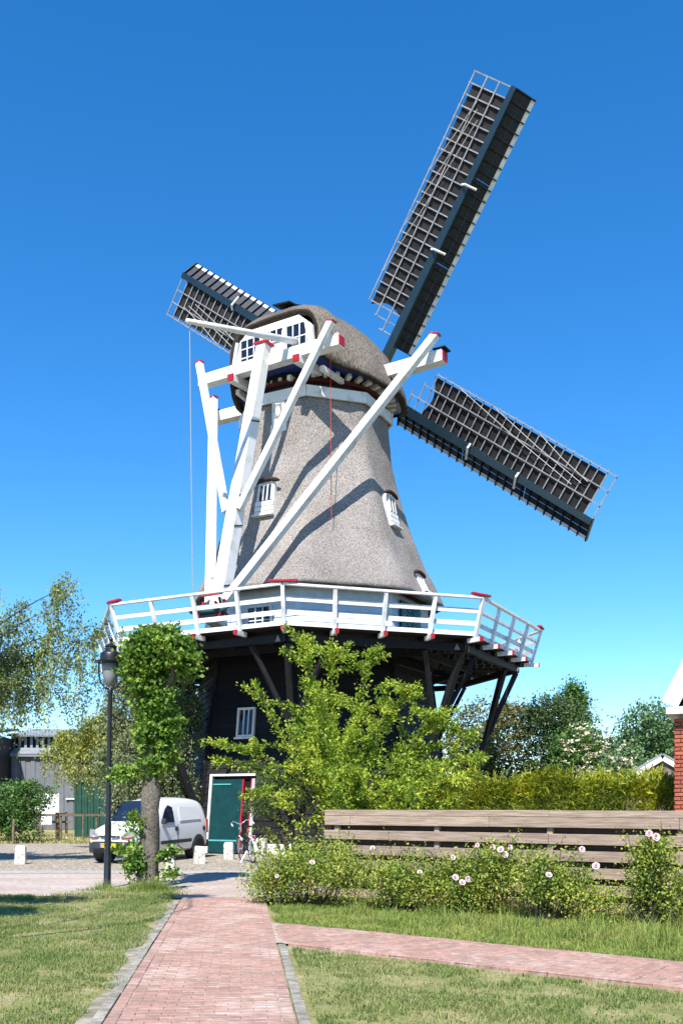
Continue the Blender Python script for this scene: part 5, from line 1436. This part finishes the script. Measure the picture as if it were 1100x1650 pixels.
# ------------------------------------------------------------------ bicycle leaning by the doorway
def bicycle():
    CH = mat('bicycle chrome', (0.62,0.63,0.65), None, 8, 0.25, metal=0.7)
    BK = mat('bicycle black', (0.014,0.014,0.016), None, 8, 0.4)
    root = empty('bicycle', (-2.62, 26.9, 0), R(112), 'city bicycle with white mudguard and high handlebar parked by the teal door', 'bicycle')
    root.rotation_euler = (R(-6), 0, R(112))
    def wheel(x):
        t = MB().tube([(x+0.335*math.cos(a), 0, 0.345+0.335*math.sin(a)) for a in np.linspace(0,2*math.pi,33)[:-1]], 0.021, 8, closed=True).build('wheel', TYRE, root, smooth=True)
        MB().tube([(x+0.305*math.cos(a), 0, 0.345+0.305*math.sin(a)) for a in np.linspace(0,2*math.pi,33)[:-1]], 0.011, 6, closed=True).build('rim', CH, t, smooth=True)
        h = MB().tube([(x,-0.05,0.345),(x,0.05,0.345)], 0.025, 10)
        h.build('hub', CH, t)
        sp = MB()
        for k in range(18):
            a = 2*math.pi*k/18; sp.tube([(x,0.03*(-1)**k,0.345),(x+0.30*math.cos(a),0,0.345+0.30*math.sin(a))], 0.0022, 3, cap=False)
        tag(sp.build('spokes', CH, t), kind='stuff')
    wheel(-0.53); wheel(0.56)
    bb = np.array((-0.08,0,0.30)); seat = np.array((-0.27,0,0.82)); head = np.array((0.36,0,0.78)); hd2 = np.array((0.40,0,0.66))
    f = MB()
    f.tube([bb, seat], 0.019, 8); f.tube([bb, hd2], 0.024, 8); f.tube([bb+(seat-bb)*0.45, head], 0.019, 8)
    f.tube([bb,(-0.53,0.05,0.345)], 0.012, 6); f.tube([bb,(-0.53,-0.05,0.345)], 0.012, 6)
    f.tube([seat-np.array((0,0,.08)),(-0.53,0.05,0.345)], 0.010, 6); f.tube([seat-np.array((0,0,.08)),(-0.53,-0.05,0.345)], 0.010, 6)
    f.tube([head+np.array((-.015,0,.05)), hd2+np.array((.01,0,-.03))], 0.024, 8)
    f.build('frame', BK, root, smooth=True)
    for s in (-1,1): MB().tube([hd2,(0.42,0.05*s,0.62),(0.56,0.055*s,0.345)], 0.013, 6).build('fork', CH, root, smooth=True)
    MB().tube([seat,(-0.29,0,0.95)], 0.013, 8).build('seat_post', CH, root)
    sd = MB().prism([(-0.45,-0.09,0.965),(-0.45,0.09,0.965),(-0.38,0.10,0.975),(-0.24,0.04,0.965),(-0.13,0.02,0.96),(-0.13,-0.02,0.96),(-0.24,-0.04,0.965),(-0.38,-0.10,0.975)], (0,0,0.05)).build('saddle', BK, root, bevel=0.015)
    MB().tube([head,(0.33,0,1.03)], 0.014, 8).build('stem', CH, root)
    MB().tube([(0.10,0.31,1.05),(0.22,0.30,1.10),(0.36,0.20,1.15),(0.37,0.06,1.07),(0.33,0,1.04),(0.37,-0.06,1.07),(0.36,-0.20,1.15),(0.22,-0.30,1.10),(0.10,-0.31,1.05)], 0.014, 8).build('handlebar', CH, root, smooth=True)
    for s in (-1,1): MB().tube([(0.05,0.31*s,1.03),(0.16,0.305*s,1.08)], 0.02, 8).build('grip', WHITE, root)
    def guard(x, a0, a1):
        m = MB(); A = np.linspace(a0, a1, 14)
        vs = []
        for a in A:
            for y, r in ((-0.032,0.362),(0,0.375),(0.032,0.362)): vs.append((x+r*math.cos(a), y, 0.345+r*math.sin(a)))
        fs = [(i*3+j, i*3+j+1, i*3+j+4, i*3+j+3) for i in range(13) for j in range(2)]
        m.add(vs, fs).build('mudguard', WHITE, root, smooth=True)
    guard(-0.53, R(40), R(205)); guard(0.56, R(20), R(140))
    rk = MB(); 
    for s in (-1,1): rk.tube([(-0.32,0.06*s,0.74),(-0.78,0.07*s,0.75)], 0.008, 6); rk.tube([(-0.70,0.07*s,0.75),(-0.53,0.06*s,0.345)], 0.007, 6)
    for q in range(4): rk.tube([(-0.4-0.12*q,-.065,0.745),(-0.4-0.12*q,.065,0.745)], 0.006, 5)
    rk.build('carrier', CH, root)
    MB().box((-0.84,0,0.70),(0.03,0.10,0.05)).build('tail_lamp', LENSR, root)
    MB().box((0.46,0,0.93),(0.07,0.07,0.08)).build('head_lamp', CH, root, bevel=0.015)
    ck = MB().tube([(-0.08,0.0,0.30),(-0.08,0.06,0.30),(-0.02,0.07,0.15)], 0.01, 6).build('crank', CH, root)
    MB().box((-0.02,0.11,0.14),(0.09,0.08,0.02)).build('pedal', BK, ck); MB().box((-0.14,-0.11,0.46),(0.09,0.08,0.02)).build('pedal', BK, ck)
    MB().tube([(-0.15,0.04,0.30),(-0.22,0.26,0.02)], 0.010, 6).build('kickstand', CH, root)
bicycle()

# ------------------------------------------------------------------ farm yard on the left
CORR = mat('grey corrugated sheet', (0.16,0.17,0.19), (0.13,0.14,0.16), 1.5, 0.6, objvar=0.05)
ROOFL = mat('pale roof sheet', (0.26,0.28,0.30), None, 2, 0.55)
BARNW = mat('brown barn boards', (0.18,0.145,0.11), (0.10,0.08,0.06), 5, 0.9, 0.3, 20, objvar=0.2)
GREENC = mat('green container steel', (0.022,0.075,0.052), (0.016,0.058,0.042), 3, 0.5, objvar=0.06)
TEALS = mat('teal shed', (0.02,0.16,0.17), None, 3, 0.5)
def ribbed(mb, x0, x1, y, z0, z1, pitch, depth):
    n = int((x1-x0)/pitch); xs_ = []
    for i in range(n):
        a = x0 + i*pitch
        xs_ += [(a, 0), (a+pitch*0.4, 0), (a+pitch*0.5, -depth), (a+pitch*0.9, -depth)]
    xs_.append((x1, 0))
    vs = [(x, y+d, z0) for x, d in xs_] + [(x, y+d, z1) for x, d in xs_]; k = len(xs_)
    mb.add(vs, [(i, i+1, k+i+1, k+i) for i in range(k-1)])
# grey barn with a louvred clerestory
gb = empty('grey_barn', (-17.0, 62, 0), R(6), 'grey corrugated barn with a slatted clerestory under its pale roof', 'barn')
m = MB(); ribbed(m, -4.4, 8.5, 0, 0, 4.7, 0.6, 0.05); m.build('front_wall', CORR, gb)
box('side_wall', (-4.4,4,2.6), (0.1,8,5.2), CORR, gb); box('back_wall', (2,8,2.6), (12.9,0.1,5.2), CORR, gb)
box('eave_strip', (2.05,-0.12,4.72), (12.9,0.3,0.12), ROOFL, gb)
MB().beam((2.05,-0.3,4.80),(2.05,1.0,5.25),12.9,0.08).build('lower_roof', ROOFL, gb)
for i in range(34): box('louvre', (-4.2+i*0.37,1.05,5.65), (0.16,0.06,0.85), mat('louvre grey',(0.28,0.29,0.31),None,3,0.6) if i == 0 else MATS['louvre grey'], gb)
box('clerestory', (2.05,1.2,5.65), (12.9,0.08,0.9), TARB, gb)
MB().beam((2.05,0.6,6.05),(2.05,8.2,7.0),13.2,0.12).build('upper_roof', ROOFL, gb)
box('door', (1.4,-0.06,0.95), (1.6,0.08,1.9), TEALS, gb); box('door_lintel', (1.0,-0.1,1.95), (3.4,0.12,0.08), WHITE, gb)
# brown barn
bb_ = empty('brown_barn', (-21.6, 57, 0), R(6), 'brown timber barn with vertical boards behind the round shrub', 'barn')
box('wall', (-3,3,2.9), (7.9,5.8,5.8), TARB, bb_)
for i in range(36): box('board', (-6.8+i*0.22, -0.04-0.008*(i%2), 4.35), (0.21,0.05,2.9), BARNW, bb_)
for i in range(36): box('board', (-6.8+i*0.22, -0.04-0.008*(i%2), 0.9), (0.21,0.05,1.8), BARNW, bb_)
box('corner_post', (1.04,-0.04,3.1), (0.26,0.2,6.2), mat('pale grey post',(0.5,0.52,0.55),None,3,0.6), bb_)
MB().beam((-3,-0.3,5.85),(-3,6.2,6.5),8.2,0.12).build('roof', mat('dark roof',(0.05,0.06,0.08),None,3,0.7), bb_)
# green container
gc = empty('green_container', (-9.9, 45.5, 0), R(4), 'green ribbed steel container behind the weeping trees', 'container')
m = MB(); ribbed(m, -2.6, 3.4, 0, 0.1, 2.65, 0.28, 0.045); m.build('ribbed_side', GREENC, gc)
box('top_rail', (0.4,-0.02,2.70), (6.1,0.14,0.12), GREENC, gc); box('bottom_rail', (0.4,-0.02,0.08), (6.1,0.14,0.14), GREENC, gc)
box('end_wall', (-2.62,1.2,1.4), (0.10,2.4,2.6), GREENC, gc); box('back', (0.4,2.4,1.4), (6.1,0.08,2.6), GREENC, gc); box('lid', (0.4,1.2,2.74), (6.0,2.4,0.05), GREENC, gc)
# white notice board with a scrawled line of writing
nb_ = empty('white_board', (-14.0, 45.8, 0), R(3), 'blank white board on posts by the paddock rails', 'board')
box('panel', (0,0,1.62), (1.15,0.05,1.0), WHITE, nb_, bevel=0.005)
for s in (-1,1): box('leg', (s*0.45,0.06,0.7), (0.08,0.08,1.4), POSTW, nb_)
box('lower_panel', (-0.02,-0.02,0.85), (0.5,0.04,0.42), WHITE, nb_)
INKL = MB()
for k in range(6): INKL.beam((-0.18+0.1*k,-0.03,1.92-0.075*k),(-0.11+0.1*k,-0.03,1.86-0.075*k),0.006,0.03,up=(0,1,0))
INKL.build('scribble', INK, nb_)
# blue crate
bc = empty('blue_crate', (-8.62, 37.6, 0), R(20), 'bright blue plastic crate beside the paddock posts', 'crate')
BLC = mat('blue plastic', (0.02,0.14,0.45), None, 5, 0.45)
for a, d in (((0,-.17,.17),(.5,.03,.34)),((0,.17,.17),(.5,.03,.34)),((-.235,0,.17),(.03,.31,.34)),((.235,0,.17),(.03,.31,.34))): box('side', a, d, BLC, bc)
box('bottom', (0,0,0.02), (.46,.31,.03), BLC, bc)
for s in (-1,1): box('rib', (0,-.195,.17+s*.13), (.52,.02,.04), BLC, bc)
# paddock fence: each post a thing, rails between
PP = [(-13.4,39.3,1.0,0.10,'stubby dark post at the corner by the round shrub'),(-12.15,41.2,1.25,0.16,'thickest paired paddock post'),(-11.55,43.0,1.15,0.09,'slim paddock post before the white board'),(-10.2,43.2,1.2,0.12,'paddock post under the end of the rail'),(-9.72,42.6,1.25,0.11,'leaning paddock post beside the rail end'),(-8.95,43.0,1.3,0.09,'tall thin paddock post left of the blue crate'),(-8.15,41.5,1.2,0.10,'paddock post right behind the blue crate'),(-14.6,42.0,1.2,0.10,'paddock post half hidden in the round shrub'),(-7.4,40.8,1.1,0.09,'short paddock post behind the van bonnet')]
for x, y, h, w_, lab in PP:
    o = MB().tube([(0,0,-0.05),(0.01,0,h*0.5),(random.uniform(-.05,.05),random.uniform(-.04,.04),h)], [w_*0.55,w_*0.52,w_*0.48], 8).build('paddock_post', POSTW, None); o.location = (x,y,0)
    tag(o, lab, 'post', 'paddock posts')
rl_ = empty('paddock_rail', (-12.9, 46.6, 0), R(2), 'weathered rail fence with crossed brace in the paddock', 'fence')
for x in (-1.6,-0.4,0.8,2.0,3.2,4.4): box('post', (x,0,0.62), (0.10,0.10,1.24), POSTW, rl_)
for z in (1.12,0.75): box('rail', (1.4,-0.07,z), (6.6,0.05,0.11), POSTW, rl_)
MB().beam((2.05,-0.1,0.15),(3.2,-0.1,1.05),0.05,0.10).build('brace', POSTW, rl_)
r2 = empty('paddock_rail', (-13.2, 43.2, 0), R(1), 'single long top rail on short posts nearer the cobbles', 'fence')
for x in (-1.2,0.6,2.2,3.3): box('post', (x,0.05,0.55), (0.09,0.09,1.1), POSTW, r2)
box('rail', (1.2,0,1.12), (5.2,0.06,0.10), POSTW, r2)
# small hooded yard light
yl = empty('yard_light', (-11.6, 46.0, 0), 0, 'small white yard light on a bent pole before the green container', 'light')
MB().tube([(0,0,0),(0,0,2.35),(-0.2,0,2.5)], 0.03, 6).build('pole', IRON, yl); MB().beam((-0.05,0,2.42),(-0.75,0,2.62),0.22,0.10).build('head', WHITE, yl, bevel=0.03)
# trees closing the view behind the barns
for x, y, h, lab in ((-24,75,6.5,'dark tree rising behind the brown barn'),(-13.5,82,6.0,'dark tree behind the grey barn roof'),(-6.5,70,5.2,'far green tree between the weeping tree and the mill'),(-34,80,8,'broad tree beyond the farm yard')):
    bg_tree('yard_tree', (x,y,0), lab, 'tree', [(0,0,h*0.6,3.2,2.0,h*0.36,1),(2.2,0,h*0.45,2.2,1.6,h*0.3,.6),(-2.2,0,h*0.45,2.2,1.6,h*0.3,.6),(0,0,h*.2,3,1.5,h*.2,.5)], 330, 16, 0.32, G_IVY, 0.26)

# ------------------------------------------------------------------ brick house at the right
hs = empty('brick_house', (6.07, 17.6, 0), R(-23), 'red brick house with white bargeboard at the edge of the garden', 'house')
W_, D_, EH, RH = 6.4, 9.0, 3.25, 9.6
box('core_wall', (W_/2+0.02, D_/2+0.02, EH/2), (W_-0.10, D_-0.10, EH), MORTAR, hs)
MB().prism([(0.07,0.07,EH),(W_-0.07,0.07,EH),(W_/2,0.07,RH-0.15)], (0,D_-0.1,0)).build('gable', MORTAR, hs)
HB = brick_mesh('brick', 0.205, 0.06, 0.06, HBRICK)
HB2 = brick_mesh('brick', 0.098, 0.06, 0.06, HBRICK)
def house_brick(x, y, z, me, rot):
    o = link('brick', me, hs); o.location = (x, y, z); o.rotation_euler = rot
c_ = 0
for r in range(42):
    z = 0.04 + r*0.0755; off = 0.0 if r % 2 else 0.108
    if r % 2 == 0: house_brick(0.065, 0.0, z, HB2, (R(90),0,0))
    for k in range(4):
        house_brick(0.118+off+k*0.2165-(0.0 if r % 2 else 0.0), 0.0, z, HB, (R(90),0,0))
    for k in range(2):
        house_brick(0.0, 0.118+(0.108 if r % 2 else 0.0)+k*0.2165, z, HB, (R(90),0,R(-90)))
wb = MB()
for r in range(42):
    z = 0.04 + r*0.0755; off = 0.0 if r % 2 else 0.108
    for k in range(4, 28): wb.box((0.118+off+k*0.2165, 0.03, z), (0.205,0.06,0.06))
tag(wb.build('far_bricks', HBRICK, hs), kind='stuff')
sl_ = np.array((W_/2+0.25, 0, RH-EH)); sl_ = sl_/np.linalg.norm(sl_); upn = np.array((-sl_[2],0,sl_[0]))
e0 = np.array((-0.06,-0.18,EH+0.16)); e1 = np.array((W_/2,-0.18,RH+0.45))
for sgn in (1, -1):
    def mir(p): return p if sgn == 1 else np.array((W_-p[0], p[1], p[2]))
    beam('bargeboard', mir(e0), mir(e1), 0.05, 0.30, WHITE, hs, up=(0,0,1))
    a, b = mir(e0+np.array((0,0.05,0.10))), mir(e1+np.array((0,0.05,0.10)))
    m = MB(); m.add([a, b, b+np.array((0,D_,0)), a+np.array((0,D_,0))], [(0,1,2,3)]); r_ = m.build('roof', mat('roof tile',(0.10,0.05,0.04),None,6,0.8) if sgn == 1 else MATS['roof tile'], hs)
    sd_ = r_.modifiers.new('thick','SOLIDIFY'); sd_.thickness = 0.1
box('eave_box', (0.13,-0.09,EH+0.055), (0.5,0.24,0.13), WHITE, hs)
box('eave_soffit', (0.0,D_/2,EH+0.02), (0.26,D_-0.2,0.04), WHITE, hs)
MB().tube([(-0.10,0.05,EH+0.05),(-0.10,D_,EH+0.05)], 0.05, 10).build('gutter', CORR, hs)
MB().tube([(0.26,-0.12,EH-0.02),(0.34,-0.10,EH-0.12),(0.5,-0.06,EH-0.25),(0.5,-0.06,0.1)], 0.035, 8).build('downpipe', CORR, hs)
# little outbuilding gable behind the hedge
ob = empty('garden_shed', (10.5, 31.5, 0), R(-21), 'small garden shed with white bargeboards showing above the hedge', 'shed')
box('walls', (0,1.5,1.1), (2.3,3,2.2), BARNW, ob)
for s in (-1,1):
    beam('bargeboard', (s*1.35,-0.06,2.33), (0.03*s,-0.06,3.12), 0.05, 0.20, WHITE, ob)
    m = MB(); m.add([(s*1.4,-0.1,2.38),(0,-0.1,3.22),(0,3,3.22),(s*1.4,3,2.38)], [(0,1,2,3)]); r_ = m.build('roof', ROOFL, ob); r_.modifiers.new('thick','SOLIDIFY').thickness = 0.06
MB().prism([(-1.15,0.02,2.2),(1.15,0.02,2.2),(0,0.02,3.05)], (0,2.9,0)).build('gable', BARNW, ob)

# ------------------------------------------------------------------ grass
G_GRASS = leaf_mat('lawn blades', [(0.0,(0.075,0.135,0.032)),(0.45,(0.165,0.21,0.06)),(0.8,(0.275,0.26,0.115)),(1.0,(0.36,0.31,0.185))], 0.8, 0.5, 0.6)
G_TALL = leaf_mat('tall grass blades', [(0.0,(0.065,0.12,0.02)),(0.45,(0.145,0.195,0.038)),(0.8,(0.245,0.255,0.07)),(1.0,(0.31,0.28,0.13))], 1.6, 0.4, 0.6)
def blades(name, pts, h, w, m, lean=0.5, label=None, hs=None):
    n = len(pts); pts = np.asarray(pts, float)
    h = h if hs is None else h*hs
    a = RNG.uniform(0, 2*math.pi, n); d = np.stack([np.cos(a), np.sin(a), np.zeros(n)], 1); s = np.stack([-np.sin(a), np.cos(a), np.zeros(n)], 1)
    hh = (h*RNG.uniform(0.45,1.25,n))[:,None]; ww = (w*RNG.uniform(0.7,1.3,n))[:,None]; le = (lean*RNG.uniform(0.1,1.2,n))[:,None]
    up = np.array((0,0,1.0))
    def at(f): return pts + up*hh*(f - 0.25*le*f*f) + d*hh*le*f*f
    q, r = at(0.42), at(0.75)
    V = np.stack([pts - s*ww/2, pts + s*ww/2, q + s*ww*0.46, q - s*ww*0.46, r + s*ww*0.32, r - s*ww*0.32, at(1.0)], 1).reshape(-1,3)
    me = bpy.data.meshes.new(name)
    me.vertices.add(n*7); me.vertices.foreach_set('co', V.astype(np.float32).ravel())
    me.loops.add(n*11); me.loops.foreach_set('vertex_index', (np.arange(n)[:,None]*7 + np.array((0,1,2,3,3,2,4,5,5,4,6))[None,:]).astype(np.int32).ravel())
    me.polygons.add(n*3); me.polygons.foreach_set('loop_start', (np.arange(n)[:,None]*11 + np.array((0,4,8))[None,:]).astype(np.int32).ravel())
    me.update(calc_edges=True); me.materials.append(m)
    o = link(name, me); tag(o, label, 'grass' if label else None, kind='stuff'); return o
def main_t(x, y):
    return (x-P0[0])*PQ[0] + (y-P0[1])*PQ[1]
def side_st(x, y):
    rx, ry = x-S0[0], y-S0[1]; return rx*SD[0]+ry*SD[1], rx*SQ[0]+ry*SQ[1]
def lawn_pts(n, x0, x1, y0, y1, cond, dens):
    x = RNG.uniform(x0,x1,n); y = RNG.uniform(y0,y1,n)
    t = main_t(x,y); s, q = side_st(x,y)
    k = cond(x, y, t, s, q)
    x, y = x[k], y[k]
    g = np.array([noise.fractal(Vector((a*1.3, b*1.3, 4.2)), 0.7, 2.0, 5) for a, b in zip(x, y)])
    k2 = RNG.uniform(0,1,len(x)) < np.clip(0.60 + g*2.0, 0.06, 1.0)*dens(x, y)
    return np.stack([x[k2], y[k2], np.full(k2.sum(), -0.03)], 1)
def edge_n(s): return 0.10*np.sin(s*2.3)+0.07*np.sin(s*5.1+1)
pl_ = lawn_pts(260000, -7.2, -1.4, 6.3, 16.9, lambda x,y,t,s,q: (t < -0.86+edge_n(y)*0.8) & (x > -0.38*y-0.3), lambda x,y: np.clip(9.5/y, 0.45, 1))
blades('lawn_grass', pl_, 0.048, 0.008, G_GRASS, 0.9, 'short patchy lawn left of the brick path')
pr_ = lawn_pts(160000, -1.0, 4.6, 6.2, 11.4, lambda x,y,t,s,q: (t > 0.86) & (np.abs(q) > 0.76+edge_n(s)*0.2) & ((y < 11.2) & (((x+0.63)*0.6+(y-10.9)*0.8) < 0.0)), lambda x,y: np.clip(9.5/y, 0.5, 1))
blades('lawn_grass', pr_, 0.045, 0.008, G_GRASS, 0.9, 'dry lawn wedge between the two brick paths')
# strip under the roses: rough grass between side path and fence
def strip(n, w0, w1, s0, s1):
    s = RNG.uniform(s0, s1, n); w_ = RNG.uniform(w0, w1, n)
    p = S0[None,:] + SD[None,:]*s[:,None] + nrm((3.27,4.37,0))[None,:]*w_[:,None]
    t = main_t(p[:,0], p[:,1]); k = (t > 0.80 + 0.08*np.sin(p[:,1]*4)) ; p = p[k]; p[:,2] = -0.03; return p
def bed(n, keepf):
    x = RNG.uniform(-1.5, 5.6, n); y = RNG.uniform(9.0, 16.9, n)
    t = main_t(x, y); sx, _ = side_st(x, y); up_ = (x-S0[0])*0.6 + (y-S0[1])*0.8
    fb_ = (x-F0[0])*FN[0] + (y-F0[1])*FN[1]
    k = (t > 0.80+0.06*np.sin(y*5)) & (up_ > 0.72+0.05*np.sin(sx*6)) & (fb_ < 0.25) & (y < 16.45) & (x < 0.36*y+0.3)
    k &= RNG.uniform(0,1,n) < keepf(x, y, up_, fb_)
    return np.stack([x[k], y[k], np.full(k.sum(), -0.03)], 1)
ps = bed(230000, lambda x,y,u,f: 0.55+0*x)
blades('strip_grass', ps, 0.07, 0.008, G_TALL, 1.2, 'rough grass strip between side path and rose bushes')
nz = lambda x,y,a,b: np.array([noise.noise(Vector((p*a, q*a, b))) for p, q in zip(x, y)])
ps = bed(110000, lambda x,y,u,f: np.clip(0.16+nz(x,y,1.6,2.0)*1.0, 0, 1)*np.clip((u-0.8)/0.9, 0, 1))
hs_ = np.clip(0.5+1.3*nz(ps[:,0],ps[:,1],2.6,7.0)+0.10*(ps[:,0]-1.0), 0.25, 1.6)
blades('tall_grass', ps, 0.28, 0.007, G_TALL, 1.2, 'tall grass tufts at the feet of the rose bushes', hs_)
# tufts round lime and lamp
def tuft(cx, cy, rx, ry, n):
    v = in_ball(n, 0.5); return np.stack([cx+v[:,0]*rx, cy+v[:,1]*ry, np.full(n,-0.03)], 1)
pt_ = []; ht_ = []
for (cx, cy, rx, ry, n, hk) in ((-3.62,17.95,0.62,0.5,1500,1.0),(-3.45,17.75,0.35,0.3,500,1.2),(-4.5,18.2,0.35,0.3,420,0.8),(-4.3,17.9,0.9,0.5,700,0.45),(-3.2,17.2,0.6,0.7,600,0.5),(-4.0,17.5,1.2,0.6,900,0.4)):
    v = RNG.normal(size=(n,2))*0.55; pt_.append(np.stack([cx+v[:,0]*rx, cy+v[:,1]*ry, np.full(n,-0.03)],1)); ht_.append(hk*np.clip(1.15-0.75*np.linalg.norm(v,axis=1), 0.15, 1.2)*RNG.uniform(0.5,1.2,n))
blades('verge_grass', np.concatenate(pt_), 0.30, 0.007, G_TALL, 1.1, 'long grass round the foot of the lime tree and lamp post', np.concatenate(ht_))
pt_ = lawn_pts(30000, -7.5, -2.9, 16.3, 17.6, lambda x,y,t,s,q: (y < 17.25 - 0.35*np.clip(-x-4.6,0,1)), lambda x,y: 0.8+0*x)
blades('verge_grass', pt_, 0.075, 0.010, G_GRASS, 0.8, 'grass verge edge along the clinker road')
pd_ = lawn_pts(60000, -20, -6.2, 39.5, 52, lambda x,y,t,s,q: x == x, lambda x,y: 0.7+0*x)
blades('paddock_grass', pd_, 0.14, 0.03, leaf_mat('paddock blades', [(0.0,(0.14,0.15,0.05)),(1.0,(0.42,0.35,0.16))], 0.3, 0.3), 0.8, 'dry paddock grass behind the cobbles')
